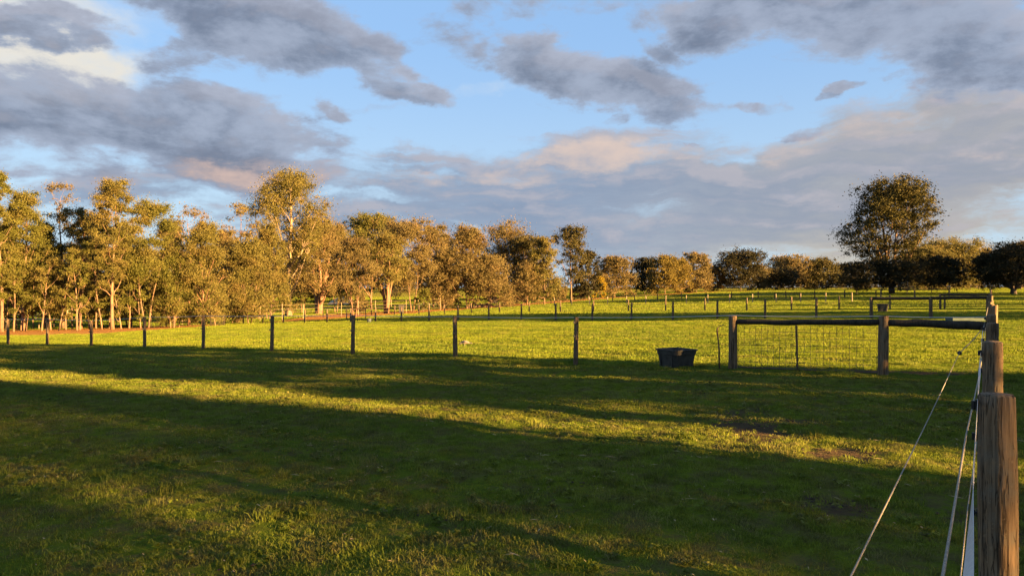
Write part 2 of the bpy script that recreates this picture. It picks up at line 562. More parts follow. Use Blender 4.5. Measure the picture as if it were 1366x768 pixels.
def leaf_mat(name, c1, c2, c3, trans=0.42):
    m, t, bs = new_mat(name)
    a = t.node('ShaderNodeAttribute', {'attribute_name': 'tint'})
    tcn = t.node('ShaderNodeTexCoord')
    info = t.node('ShaderNodeObjectInfo')
    n = t.noise(tcn.outputs['Object'], 0.55, 3, 0.5)
    c = t.mix(a.outputs['Fac'], c1, c2)
    c = t.mix(t.smooth(n.outputs[0], 0.45, 0.68, 0.0, 0.75), c, c3)
    t.put(bs.inputs['Base Color'], c)
    bs.inputs['Roughness'].default_value = 0.6
    bs.inputs['Specular IOR Level'].default_value = 0.1
    tr = t.node('ShaderNodeBsdfTranslucent', Color=c)
    mx = t.node('ShaderNodeMixShader', i0=trans)
    t.l.new(bs.outputs[0], mx.inputs[1])
    t.l.new(tr.outputs[0], mx.inputs[2])
    t.l.new(mx.outputs[0], t.n['Material Output'].inputs[0])
    return m


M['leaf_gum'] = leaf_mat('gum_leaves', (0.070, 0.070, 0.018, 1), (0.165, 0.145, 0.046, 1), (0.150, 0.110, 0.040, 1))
M['leaf_green'] = leaf_mat('green_gum_leaves', (0.060, 0.068, 0.015, 1), (0.148, 0.142, 0.036, 1), (0.132, 0.108, 0.036, 1))
M['leaf_brown'] = leaf_mat('brownish_gum_leaves', (0.088, 0.074, 0.030, 1), (0.170, 0.135, 0.056, 1), (0.152, 0.104, 0.048, 1))
M['leaf_gold'] = leaf_mat('golden_leaves', (0.11, 0.092, 0.024, 1), (0.17, 0.132, 0.034, 1), (0.14, 0.10, 0.03, 1))
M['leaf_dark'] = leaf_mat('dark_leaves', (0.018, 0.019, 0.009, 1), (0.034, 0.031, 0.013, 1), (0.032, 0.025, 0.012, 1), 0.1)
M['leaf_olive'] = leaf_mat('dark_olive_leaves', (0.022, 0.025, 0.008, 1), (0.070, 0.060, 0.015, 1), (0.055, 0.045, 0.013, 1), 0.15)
M['leaf_yellow'] = leaf_mat('wattle_blossom', (0.22, 0.16, 0.015, 1), (0.30, 0.21, 0.02, 1), (0.12, 0.10, 0.02, 1))
M['leaf_mid'] = leaf_mat('mid_dark_leaves', (0.032, 0.033, 0.011, 1), (0.072, 0.062, 0.020, 1), (0.060, 0.047, 0.018, 1), 0.2)


ST_, CT_ = math.sin(R(33.1)), math.cos(R(33.1))


def grass_mat(name, blade):
    m, t, bs = new_mat(name)
    geo = t.node('ShaderNodeNewGeometry')
    pos = geo.outputs['Position']
    big = t.noise(pos, 0.11, 4, 0.6)
    mid = t.noise(pos, 0.9, 5, 0.65)
    small = t.noise(pos, 7.0, 6, 0.7)
    tiny = t.noise(pos, 45.0, 3, 0.7)
    g1, g2, g3, g4 = (0.084, 0.128, 0.010, 1), (0.128, 0.168, 0.010, 1), (0.150, 0.140, 0.022, 1), (0.046, 0.068, 0.010, 1)
    c = t.mix(t.smooth(big.outputs[0], 0.38, 0.62), g1, g2)
    c = t.mix(t.smooth(mid.outputs[0], 0.46, 0.68, 0.0, 0.6), c, g3)
    c = t.mix(t.smooth(small.outputs[0], 0.48, 0.66, 0.0, 0.7), c, g4)
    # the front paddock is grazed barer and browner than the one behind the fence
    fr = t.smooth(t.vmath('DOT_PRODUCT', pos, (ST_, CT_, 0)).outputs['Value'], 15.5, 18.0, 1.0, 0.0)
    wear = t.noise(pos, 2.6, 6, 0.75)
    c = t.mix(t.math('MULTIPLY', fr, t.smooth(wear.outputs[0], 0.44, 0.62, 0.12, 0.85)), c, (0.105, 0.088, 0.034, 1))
    if blade:
        info = t.node('ShaderNodeObjectInfo')
        a = t.node('ShaderNodeAttribute', {'attribute_name': 'tint'})
        c = t.mix(t.math('MULTIPLY', a.outputs['Fac'], 0.6), c, (0.19, 0.22, 0.014, 1))
        val = t.math('ADD', 0.68, t.math('MULTIPLY', info.outputs['Random'], 0.9))
        c = t.vmath('SCALE', c)
        t.put(c.inputs['Scale'], val)
        c = c.outputs[0]
        c = t.mix(t.smooth(info.outputs['Random'], 0.86, 0.97, 0.0, 0.45), c, (0.20, 0.16, 0.07, 1))
    else:
        c = t.mix(t.smooth(tiny.outputs[0], 0.5, 0.7, 0.0, 0.6), c, (0.06, 0.055, 0.02, 1))
        sep = t.node('ShaderNodeSeparateXYZ', i0=pos)
        a = t.node('ShaderNodeAttribute', {'attribute_name': 'dirt'})
        l = t.node('ShaderNodeAttribute', {'attribute_name': 'litter'})
        f = t.node('ShaderNodeAttribute', {'attribute_name': 'far'})
        dn = t.noise(pos, 16, 6, 0.7)
        dirt = t.mix(dn.outputs[0], (0.050, 0.035, 0.021, 1), (0.12, 0.085, 0.05, 1))
        lit = t.mix(t.smooth(small.outputs[0], 0.35, 0.65), (0.22, 0.10, 0.03, 1), (0.34, 0.19, 0.07, 1))
        c = t.mix(t.smooth(t.math('ADD', f.outputs['Fac'], t.math('MULTIPLY', mid.outputs[0], 0.3)), 0.3, 1.15, 0.0, 0.75), c, (0.20, 0.18, 0.035, 1))
        c = t.mix(t.smooth(t.math('ADD', a.outputs['Fac'], t.math('MULTIPLY', t.math('SUBTRACT', small.outputs[0], 0.5), 1.4)), 0.25, 0.85), c, dirt)
        c = t.mix(t.smooth(t.math('ADD', l.outputs['Fac'], t.math('MULTIPLY', t.math('SUBTRACT', mid.outputs[0], 0.5), 1.0)), 0.35, 0.65), c, lit)
    t.put(bs.inputs['Base Color'], c)
    bs.inputs['Roughness'].default_value = 0.75 if blade else 1.0
    bs.inputs['Specular IOR Level'].default_value = 0.2 if blade else 0.0
    if blade:
        tr = t.node('ShaderNodeBsdfTranslucent', Color=c)
        mx = t.node('ShaderNodeMixShader', i0=0.4)
        t.l.new(bs.outputs[0], mx.inputs[1])
        t.l.new(tr.outputs[0], mx.inputs[2])
        t.l.new(mx.outputs[0], t.n['Material Output'].inputs[0])
    else:
        hgt = t.math('ADD', t.math('MULTIPLY', small.outputs[0], 0.7), t.math('MULTIPLY', tiny.outputs[0], 0.35))
        bp = t.node('ShaderNodeBump', Height=hgt)
        bp.inputs['Strength'].default_value = 0.9
        bp.inputs['Distance'].default_value = 0.12
        t.put(bs.inputs['Normal'], bp.outputs[0])
    return m


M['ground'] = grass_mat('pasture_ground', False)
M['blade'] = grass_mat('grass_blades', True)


def simple(name, col, rough=0.5, metal=0.0, noise_amt=0.15, scale=12, bump=0.15):
    m, t, bs = new_mat(name)
    tcn = t.node('ShaderNodeTexCoord')
    n = t.noise(tcn.outputs['Object'], scale, 5, 0.65)
    c2 = tuple(c * (1 - noise_amt * 2.5) for c in col[:3]) + (1,)
    t.put(bs.inputs['Base Color'], t.mix(t.smooth(n.outputs[0], 0.35, 0.7), col, c2))
    t.put(bs.inputs['Roughness'], t.math('ADD', rough - 0.1, t.math('MULTIPLY', n.outputs[0], 0.2)))
    bs.inputs['Metallic'].default_value = metal
    bs.inputs['Specular IOR Level'].default_value = 0.25
    bp = t.node('ShaderNodeBump', Height=n.outputs[0])
    bp.inputs['Strength'].default_value = bump
    bp.inputs['Distance'].default_value = 0.005
    t.put(bs.inputs['Normal'], bp.outputs[0])
    return m


M['tape'] = simple('white_fence_tape', (0.45, 0.44, 0.43, 1), 0.5, 0, 0.06, 60)
M['rope'] = simple('white_poly_rope', (0.30, 0.27, 0.22, 1), 0.95, 0, 0.25, 150)
M['wire'] = simple('galvanised_wire', (0.30, 0.29, 0.27, 1), 0.5, 0.6, 0.1, 30)
M['rustwire'] = simple('dull_wire', (0.10, 0.085, 0.07, 1), 0.7, 0.2, 0.1, 30)
M['black_plastic'] = simple('black_plastic', (0.02, 0.02, 0.02, 1), 0.45, 0, 0.1, 20)
M['tub'] = simple('dusty_black_tub', (0.05, 0.048, 0.042, 1), 0.7, 0, 0.2, 6)
M['steel'] = simple('rusty_steel', (0.11, 0.07, 0.05, 1), 0.7, 0.3, 0.15, 25)
M['palepost'] = simple('pale_post', (0.26, 0.20, 0.14, 1), 0.7, 0.0, 0.12, 10)
M['concrete'] = simple('pale_concrete', (0.06, 0.09, 0.085, 1), 0.7, 0, 0.1, 8)
M['water'] = simple('trough_water', (0.10, 0.16, 0.16, 1), 0.05, 0, 0.02, 4, 0.02)
M['greyblue'] = simple('grey_blue_plastic', (0.07, 0.09, 0.11, 1), 0.5, 0, 0.1, 10)
M['darkgrey'] = simple('dark_grey_sheet', (0.06, 0.055, 0.055, 1), 0.6, 0, 0.1, 6)
M['straw'] = simple('dry_straw', (0.36, 0.27, 0.13, 1), 0.8, 0, 0.1, 6)
M['sand'] = simple('pale_sand', (0.46, 0.38, 0.26, 1), 0.9, 0, 0.12, 2)
M['track'] = simple('gravel_track', (0.30, 0.26, 0.21, 1), 0.9, 0, 0.12, 1.5)
M['feather_grey'] = simple('grey_feathers', (0.13, 0.12, 0.11, 1), 0.8, 0, 0.12, 40)
M['feather_pale'] = simple('pale_feathers', (0.25, 0.20, 0.17, 1), 0.8, 0, 0.08, 40)
M['beak'] = simple('horn', (0.25, 0.22, 0.18, 1), 0.5)
M['log'] = bark_mat('fallen_timber', (0.12, 0.07, 0.05, 1), (0.07, 0.045, 0.035, 1), (0.18, 0.12, 0.08, 1))

# ------------------------------------------------------------------ ground sheet


def graded(a0, a1, step, lo, hi, grow=1.055, cap=60):
    mid = list(np.arange(a0, a1 + 1e-6, step))
    s, x = step, a1
    while x < hi:
        s = min(s * grow, cap)
        x += s
        mid.append(x)
    s, x = step, a0
    left = []
    while x > lo:
        s = min(s * grow, cap)
        x -= s
        left.append(x)
    return np.array(left[::-1] + mid)


gx = graded(-16, 10, 0.16, -2500, 2500)
gy = graded(2.5, 20, 0.16, -700, 4000)
GX, GY = np.meshgrid(gx, gy)
GZ = tz(GX, GY)
nx, ny = len(gx), len(gy)
idx = np.arange(nx * ny).reshape(ny, nx)
gf = np.stack([idx[:-1, :-1], idx[:-1, 1:], idx[1:, 1:], idx[1:, :-1]], -1).reshape(-1, 4)
fx, fy = GX.ravel(), GY.ravel()
dirt_v = dirtmap(fx, fy)
GZ = GZ - 0.03 * dirt_v.reshape(GZ.shape)
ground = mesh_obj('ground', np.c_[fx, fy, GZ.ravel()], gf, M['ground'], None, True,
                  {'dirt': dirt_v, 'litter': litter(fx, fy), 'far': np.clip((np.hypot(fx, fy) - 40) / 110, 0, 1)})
ground['kind'] = 'structure'

# ------------------------------------------------------------------ grass blades


def clump(name, nbl, rad, hmin, hmax, width, lean=0.6):
    v, f, tint = [], [], []
    for _ in range(nbl):
        a = random.uniform(0, 2 * math.pi)
        r = rad * math.sqrt(random.random())
        bx, by = r * math.cos(a), r * math.sin(a)
        h = random.uniform(hmin, hmax)
        d = random.uniform(0, 2 * math.pi)
        ln = random.uniform(0.1, lean) * h
        lx, ly = ln * math.cos(d), ln * math.sin(d)
        wa = random.uniform(0, 2 * math.pi)
        wx, wy = width / 2 * math.cos(wa), width / 2 * math.sin(wa)
        b = len(v)
        v += [(bx - wx, by - wy, -0.01), (bx + wx, by + wy, -0.01), (bx + lx * 0.45 + wx * 0.8, by + ly * 0.45 + wy * 0.8, h * 0.6),
              (bx + lx * 0.45 - wx * 0.8, by + ly * 0.45 - wy * 0.8, h * 0.6), (bx + lx * 1.3, by + ly * 1.3, h)]
        f += [(b, b + 1, b + 2, b + 3), (b + 3, b + 2, b + 4)]
        tt = random.random() ** 1.5
        tint += [tt * 0.3, tt * 0.3, tt * 0.8, tt * 0.8, tt]
    me = bpy.data.meshes.new(name)
    me.from_pydata(v, [], f)
    a_ = me.attributes.new('tint', 'FLOAT', 'POINT')
    a_.data.foreach_set('value', np.array(tint, dtype=np.float32))
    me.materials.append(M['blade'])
    return bpy.data.objects.new(name, me)


def scatter(name, pts, scl, srcs, label, cat):
    """one stuff object: vertices at which clumps of blades grow"""
    me = bpy.data.meshes.new(name)
    me.vertices.add(len(pts))
    me.vertices.foreach_set('co', np.asarray(pts, dtype=np.float32).ravel())
    for k, a in (('scl', scl), ('rot', rng.uniform(0, 6.28, len(pts)))):
        q = me.attributes.new(k, 'FLOAT', 'POINT')
        q.data.foreach_set('value', np.asarray(a, dtype=np.float32))
    o = link(bpy.data.objects.new(name, me))
    o['kind'] = 'stuff'
    tag(o, label, cat)
    g = bpy.data.node_groups.new(name, 'GeometryNodeTree')
    g.interface.new_socket('Geometry', in_out='INPUT', socket_type='NodeSocketGeometry')
    g.interface.new_socket('Geometry', in_out='OUTPUT', socket_type='NodeSocketGeometry')
    gi, go = g.nodes.new('NodeGroupInput'), g.nodes.new('NodeGroupOutput')
    cx = g.nodes.new('GeometryNodeGeometryToInstance')
    for s in srcs[::-1]:
        oi = g.nodes.new('GeometryNodeObjectInfo')
        oi.inputs['Object'].default_value = s
        oi.inputs['As Instance'].default_value = True
        g.links.new(oi.outputs['Geometry'], cx.inputs[0])
    ip = g.nodes.new('GeometryNodeInstanceOnPoints')
    ip.inputs['Pick Instance'].default_value = True
    # join the sources as pickable instances
    jn = g.nodes.new('GeometryNodeJoinGeometry')
    g.nodes.remove(cx)
    for nd in [n_ for n_ in g.nodes if n_.bl_idname == 'GeometryNodeObjectInfo']:
        g.links.new(nd.outputs['Geometry'], jn.inputs[0])
    an = g.nodes.new('GeometryNodeInputNamedAttribute')
    an.data_type = 'FLOAT'
    an.inputs['Name'].default_value = 'scl'
    ar = g.nodes.new('GeometryNodeInputNamedAttribute')
    ar.data_type = 'FLOAT'
    ar.inputs['Name'].default_value = 'rot'
    cmb = g.nodes.new('ShaderNodeCombineXYZ')
    g.links.new(ar.outputs[0], cmb.inputs[2])
    g.links.new(gi.outputs[0], ip.inputs['Points'])
    g.links.new(jn.outputs[0], ip.inputs['Instance'])
    g.links.new(cmb.outputs[0], ip.inputs['Rotation'])
    g.links.new(an.outputs[0], ip.inputs['Scale'])
    g.links.new(ip.outputs[0], go.inputs[0])
    md = o.modifiers.new('grow', 'NODES')
    md.node_group = g
    return o


def scatter_pts(n, y0, y1, power, margin=2.5):
    """points in the wedge the photograph sees (and a good margin)"""
    Y = y0 + (y1 - y0) * rng.random(n) ** power
    X = (rng.random(n) * 2 - 1) * (Y * 0.74 + margin)
    return X, Y


nearsrc = [clump('grass_clump', 36, 0.10, 0.010, 0.036, 0.006, 1.3) for _ in range(5)]
tuftsrc = [clump('grass_tuft', 60, 0.12, 0.04, 0.10, 0.008, 0.9) for _ in range(3)]
farsrc = [clump('grass_far_clump', 44, 0.28, 0.025, 0.07, 0.015, 1.0) for _ in range(4)]
X, Y = scatter_pts(46000, 2.6, 19, 0.72)
keep = (rng.random(len(X)) > dirtmap(X, Y) * 1.1) & (rng.random(len(X)) < 0.35 + 1.1 * vnoise(X * 1.3, Y * 1.3, 11))
X, Y = X[keep], Y[keep]
scatter('grass', np.c_[X, Y, tz(X, Y)], 0.55 + 0.7 * rng.random(len(X)) * (0.5 + vnoise(X * 0.8, Y * 0.8, 12)), nearsrc,
        'short green pasture grass covering the shaded foreground', 'grass')
X, Y = scatter_pts(900, 4, 22, 0.8)
keep = (vnoise(X * 0.6, Y * 0.6, 13) > 0.55) & (rng.random(len(X)) > dirtmap(X, Y))
X, Y = X[keep], Y[keep]
# a taller unmown fringe along the front fence and round its posts
vv = rng.uniform(-3, 44, 1500)
uu = 17.2 + rng.normal(0, 0.35, 1500)
fxp, fyp = uu * ST - vv * CT, uu * CT + vv * ST
kp = (vnoise(vv * 0.7, uu * 0.3, 14) > 0.42)
X, Y = np.r_[X, fxp[kp]], np.r_[Y, fyp[kp]]
scatter('grass_tufts', np.c_[X, Y, tz(X, Y)], 0.5 + 0.6 * rng.random(len(X)), tuftsrc,
        'taller rough grass tufts along the front fence line', 'grass')
X, Y = scatter_pts(75000, 17, 75, 0.75, 4)
keep = (litter(X, Y) < 0.4) & (rng.random(len(X)) < 0.35 + vnoise(X * 0.5, Y * 0.5, 15)) & (rng.random(len(X)) > dirtmap(X, Y) * 0.9)
X, Y = X[keep], Y[keep]
scatter('grass_field', np.c_[X, Y, tz(X, Y)], 0.55 + 0.6 * rng.random(len(X)), farsrc,
        'bright sunlit green grass of the paddock behind the front fence', 'grass')

wide = [clump('grass_wide_clump', 70, 0.9, 0.05, 0.13, 0.055, 0.8) for _ in range(3)]
X, Y = scatter_pts(70000, 68, 260, 0.8, 8)
keep = (litter(X, Y) < 0.4) & (rng.random(len(X)) < 0.45 + vnoise(X * 0.2, Y * 0.2, 16))
X, Y = X[keep], Y[keep]
scatter('grass_far_field', np.c_[X, Y, tz(X, Y)], 0.6 + 0.6 * rng.random(len(X)), wide,
        'distant yellow green grass of the far fields below the tree line', 'grass')

def rosette(name):
    v, f, tint = [], [], []
    nl = random.randint(7, 12)
    for k in range(nl):
        a = 6.283 * k / nl + random.uniform(-0.3, 0.3)
        L, w, up = random.uniform(0.02, 0.045), random.uniform(0.007, 0.013), random.uniform(0.01, 0.035)
        c_, s_ = math.cos(a), math.sin(a)
        b = len(v)
        v += [(0, 0, 0.005), (L * 0.5 * c_ - w * s_, L * 0.5 * s_ + w * c_, up), (L * c_, L * s_, up * 0.7), (L * 0.5 * c_ + w * s_, L * 0.5 * s_ - w * c_, up)]
        f.append((b, b + 1, b + 2, b + 3))
        tint += [random.random() * 0.5] * 4
    me = bpy.data.meshes.new(name)
    me.from_pydata(v, [], f)
    a_ = me.attributes.new('tint', 'FLOAT', 'POINT')
    a_.data.foreach_set('value', np.array(tint, dtype=np.float32))
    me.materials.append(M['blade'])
    return bpy.data.objects.new(name, me)


X, Y = scatter_pts(6000, 3.2, 16, 0.75)
keep = vnoise(X * 1.1, Y * 1.1, 21) > 0.55
X, Y = X[keep], Y[keep]
scatter('pasture_weeds', np.c_[X, Y, tz(X, Y) + 0.012], 0.6 + 0.8 * rng.random(len(X)), [rosette('weed_rosette') for _ in range(4)],
        'small broad leaved weeds and clover scattered through the near grass', 'weeds')
# clods of earth on the worn patches
ico = [(0, 0, 1), (0.9, 0, 0.3), (0.28, 0.85, 0.35), (-0.72, 0.53, 0.25), (-0.72, -0.53, 0.3), (0.28, -0.85, 0.2), (0, 0, -0.3)]
cv, cf = [], []
for (cx_, cy_, rx, ry, w_) in DIRT:
    for _ in range(int(35 * w_)):
        x, y = cx_ + random.gauss(0, rx * 0.6), cy_ + random.gauss(0, ry * 0.6)
        r = random.uniform(0.006, 0.022)
        z = gz(x, y) - 0.03 * float(dirtmap(np.array([x]), np.array([y]))[0])
        b = len(cv)
        cv += [(x + p[0] * r * random.uniform(0.7, 1.4), y + p[1] * r * random.uniform(0.7, 1.4), z + p[2] * r * random.uniform(0.6, 1.1)) for p in ico]
        for k in range(5):
            cf += [(b, b + 1 + k, b + 1 + (k + 1) % 5), (b + 6, b + 1 + (k + 1) % 5, b + 1 + k)]
o = mesh_obj('soil_clods', cv, cf, simple('dark_soil', (0.06, 0.042, 0.028, 1), 1.0, 0, 0.2, 30, 0.5))
o['kind'] = 'stuff'
tag(o, 'small clods of dark soil on the trampled bare patches', 'soil')

# straw and fallen leaf scraps in the foreground
sv, sf = [], []
X, Y = scatter_pts(900, 3.5, 13, 0.8, 0)
for x, y in zip(X, Y):
    z = gz(x, y) + random.uniform(0.015, 0.035)
    a = random.uniform(0, math.pi)
    L = random.choice((0.01, 0.015, 0.02, 0.05)) * random.uniform(0.6, 1.4)
    w = random.uniform(0.002, 0.006)
    dx, dy = math.cos(a) * L, math.sin(a) * L
    b = len(sv)
    nxx, nyy = -math.sin(a) * w, math.cos(a) * w
    t = random.uniform(-0.01, 0.01)
    sv += [(x - dx, y - dy, z), (x - nxx, y - nyy, z + 0.006), (x + dx, y + dy, z + t), (x + nxx, y + nyy, z + 0.003)]
    sf.append((b, b + 1, b + 2, b + 3))
o = mesh_obj('straw', sv, sf, M['straw'])
o['kind'] = 'stuff'
tag(o, 'dry straw and fallen leaf scraps lying on the foreground grass', 'straw')

# ------------------------------------------------------------------ posts and fences


def post_mesh(r, h, seed=0, n=14, rings=8, lean=(0, 0), depth=0.25, rt=0.9, chamfer=True, bumps=0.05):
    rd = random.Random(seed)
    v, f = [], []
    ph = [rd.uniform(0, 6.28) for _ in range(4)]
    zs = [-depth + (h + depth) * i / (rings - 1) for i in range(rings)]
    zs = zs[:-1] + [h - 0.012, h]
    skew = rd.uniform(-0.15, 0.15) * r
    for i, z in enumerate(zs):
        fr = (z + depth) / (h + depth)
        rr = r * (1 + (rt - 1) * fr) * (0.88 if i == len(zs) - 1 else 1.0)
        for k in range(n):
            t = 2 * math.pi * k / n
            q = rr * (1 + bumps * math.sin(2 * t + ph[0]) + bumps * 0.6 * math.sin(5 * t + ph[1] + fr * 2) + bumps * 0.5 * math.sin(fr * 9 + ph[2]))
            zz = z + (skew * math.cos(t + ph[3]) if i >= len(zs) - 2 else 0)
            v.append((q * math.cos(t) + lean[0] * z, q * math.sin(t) + lean[1] * z, zz))
    m = len(zs)
    for i in range(m - 1):
        for k in range(n):
            k2 = (k + 1) % n
            f.append((i * n + k, i * n + k2, (i + 1) * n + k2, (i + 1) * n + k))
    v.append((lean[0] * h, lean[1] * h, h + 0.004))
    for k in range(n):
        f.append(((m - 1) * n + k, (m - 1) * n + (k + 1) % n, len(v) - 1))
    return v, f


_pm_cache = {}


def put_post(parent, x, y, h, r, seed, mat='post', hi=False, share=True):
    key = (round(h, 2), round(r, 3), seed % 4, mat)
    if share and key in _pm_cache:
        o = bpy.data.objects.new('post', _pm_cache[key])
        link(o, parent)
    else:
        rd = random.Random(seed)
        v, f = post_mesh(r, h, seed, 28 if hi else 12, 16 if hi else 7, (rd.uniform(-0.02, 0.02), rd.uniform(-0.015, 0.015)))
        o = mesh_obj('post', v, f, M[mat], parent, True)
        if share:
            _pm_cache[key] = o.data
    o.location = (x - parent.location.x, y - parent.location.y, gz(x, y) - parent.location.z)
    if share:
        o.rotation_euler = (0, 0, (seed * 2.4) % 6.28)
    return o


def strand(mb, pts, r, sag=0.02, n=4, sub=4):
    P = []
    for a, b in zip(pts[:-1], pts[1:]):
        a, b = Vector(a), Vector(b)
        for k in range(sub):
            t = k / sub
            p = a.lerp(b, t)
            p.z -= sag * 4 * t * (1 - t)
            P.append(p)
    P.append(Vector(pts[-1]))
    mb.tube(P, r, n)


def fence_line(name, label, u, vlist, h, r, mat, wires, group, wire_r=0.004, hvar=0.03):
    x0, y0 = uv2xy(u, vlist[0])
    t = thing('paddock_fence', label, 'fence', (x0, y0, gz(x0, y0)), group)
    tops = []
    for i, v in enumerate(vlist):
        x, y = uv2xy(u, v)
        hh = h + random.uniform(-hvar, hvar)
        put_post(t, x, y, round(hh, 2), r, random.randint(0, 999), mat)
        tops.append((x, y, gz(x, y), hh))
    for wz, wr, wm, nm in wires:
        mb = MB()
        strand(mb, [(x - x0, y - y0, z + min(wz, hh - 0.02) - gz(x0, y0)) for x, y, z, hh in tops], wr, 0.015)
        mb.build(nm, M[wm], t)
    return t, tops


# ---- front fence (u = 17.2) from its corner post to beyond the left edge
front_x, front_y = uv2xy(17.2, 9.2)
ff = thing('paddock_fence', 'front fence of round timber posts crossing the whole picture at the shadow edge', 'fence', (front_x, front_y, gz(front_x, front_y)), 'paddock post fences')
FH = {9.2: 1.28, 13.2: 1.24, 17.4: 1.28, 21.4: 1.29, 25.4: 1.31, 29.4: 1.26, 33.6: 1.17, 37.6: 1.24, 41.6: 1.28, 45.6: 1.25, 49.6: 1.25}
ftops = []
fposts = []
for i, (v, h) in enumerate(FH.items()):
    x, y = uv2xy(17.2, v)
    fposts.append(put_post(ff, x, y, h, 0.068, 20 + i, 'post', False, False))
    ftops.append((x, y, gz(x, y) + h))
for (x, y, zt), po in zip(ftops, fposts):
    for dz in (0.14, 0.5):
        o = MB().box((0, 0, 0), (0.03, 0.045, 0.05)).tube([(0, -0.02, 0), (0, -0.06, 0)], 0.014, 6).build('insulator', M['feather_grey'], po)
        o.location = Vector((x - 0.068 * ST, y - 0.068 * CT, zt - dz)) - ff.location - po.location
        o.rotation_euler = (0, 0, R(-TH))
gx5, gy5 = uv2xy(17.2, 5.05)
gx2, gy2 = uv2xy(17.2, 1.9)
gc, gd = uv2xy(17.3, 0.0)
o = put_post(ff, gx5, gy5, 1.24, 0.10, 41, 'post', True, False)
o = put_post(ff, gx2, gy2, 1.24, 0.108, 42, 'post', True, False)
tl = [(gc, gd, gz(gc, gd) + 1.21), (gx2, gy2, gz(gx2, gy2) + 1.235), (gx5, gy5, gz(gx5, gy5) + 1.25)] + [(x, y, z - 0.01) for x, y, z in ftops]


def loc(p, t):
    return Vector(p) - t.location


mb = MB()
strand(mb, [loc(p, ff) for p in tl], 0.0085, 0.02, 5)
mb.build('top_tape', M['tape'], ff)
for hz in (1.0, 0.78, 0.55, 0.32, 0.12):
    mb = MB()
    strand(mb, [loc((x, y, z - 1.25 + hz), ff) for x, y, z in [tl[2]] + tl[3:]], 0.0022, 0.01, 3)
    mb.build('wire', M['rustwire'], ff)
# netting uprights between posts, near part of the fence only
mb = MB()
for (x0, y0, z0), (x1, y1, z1) in zip(tl[2:8], tl[3:9]):
    for k in range(1, 24):
        t = k / 24
        x, y = x0 + (x1 - x0) * t, y0 + (y1 - y0) * t
        g = gz(x, y)
        mb.tube([loc((x, y, g + 0.12), ff), loc((x, y, g + 1.0), ff)], 0.0018, 3, False)
o = mb.build('netting', M['rustwire'], ff)
# log rails over the gate: two logs meeting on the middle post
rail_w = 0.098


def log_rail(parent, a, b, r0, r1, seed):
    rd = random.Random(seed)
    a, b = Vector(a), Vector(b)
    pts, rr = [], []
    for k in range(11):
        t = k / 10
        p = a.lerp(b, t)
        p.z += 0.012 * math.sin(t * 3.1 + 2.6 * (seed % 2)) + rd.uniform(-0.009, 0.009)
        pts.append(p)
        rr.append((r0 + (r1 - r0) * t) * (1 + rd.uniform(-0.04, 0.04)))
    m_ = MB()
    m_.tube(pts, rr, 14)
    # local axis: the wood grain follows z, so build upright data is not needed for a dark rail
    return m_.build('rail', M['rail'], parent, True)


zA, zB, zC = gz(gx5, gy5), gz(gx2, gy2), gz(gc, gd)
dirv = Vector((gx5 - gx2, gy5 - gy2, 0)).normalized()
nrm = Vector((ST, CT, 0)) * -1
log_rail(ff, loc(Vector((gx5, gy5, zA + 1.10)) - dirv * 0.05, ff), loc(Vector((gx2, gy2, zB + 1.11)) + dirv * 0.06, ff), 0.060, 0.068, 3)
log_rail(ff, loc(Vector((gx2, gy2, zB + 1.10)) - dirv * 0.07, ff), loc(Vector((gc, gd, zC + 1.02)) + dirv * 0.04, ff), 0.074, 0.092, 4)

# ---- netting gate under the log rail
gate = thing('mesh_gate', 'netting panel hung under the log rail between the two thick gate posts', 'gate', (gx2, gy2, zB))
a5 = Vector((gx5, gy5, zA)) - dirv * 0.12
a2 = Vector((gx2, gy2, zB)) + dirv * 0.12
off = Vector((ST, CT, 0)) * 0.02
mb = MB()
NV = 22
for k in range(NV + 1):
    t = k / NV
    p = a2.lerp(a5, t) + off
    mb.tube([loc(p + Vector((0, 0, 0.05)), gate), loc(p + Vector((0.004 * math.sin(k), 0, 1.02)), gate)], 0.0042, 3, False)
for k in range(8):
    z = 0.07 + 0.95 * (k / 7) ** 1.12
    P = [loc(a2.lerp(a5, t / 10) + off + Vector((0, 0, z + 0.012 * math.sin(t * 1.3 + k))), gate) for t in range(11)]
    mb.tube(P, 0.0045, 3, False)
mb.build('wire_netting', M['rustwire'], gate)
mb = MB()
mb.tube([loc(a2 + off + Vector((0, 0, 0.035)), gate), loc(a5 + off + Vector((0, 0, 0.05)), gate)], 0.017, 6)
mb.build('bottom_pole', M['steel'], gate)
mb = MB()
ps = a2.lerp(a5, 0.545) - off * 1.5
mb.tube([loc(ps + Vector((0, 0, -0.1)), gate), loc(ps + Vector((-0.03, 0, 1.03)), gate)], 0.021, 6)
mb.build('stake', M['steel'], gate)
# thin leaning stake left of the gate
sx, sy = uv2xy(17.1, 5.33)
st_ = MB()
st_.tube([(0.0, 0, -0.15), (-0.015, 0, 0.5), (-0.06, 0, 0.90), (-0.05, 0.0, 0.97), (0.02, 0.02, 1.03), (0.12, 0.05, 1.06)], [0.018, 0.018, 0.017, 0.014, 0.010, 0.008], 6)
o = st_.build('steel_stake', M['steel'], None, True)
o.location = (sx, sy, gz(sx, sy))
tag(o, 'thin bent steel stake leaning just left of the thick left gate post', 'stake')

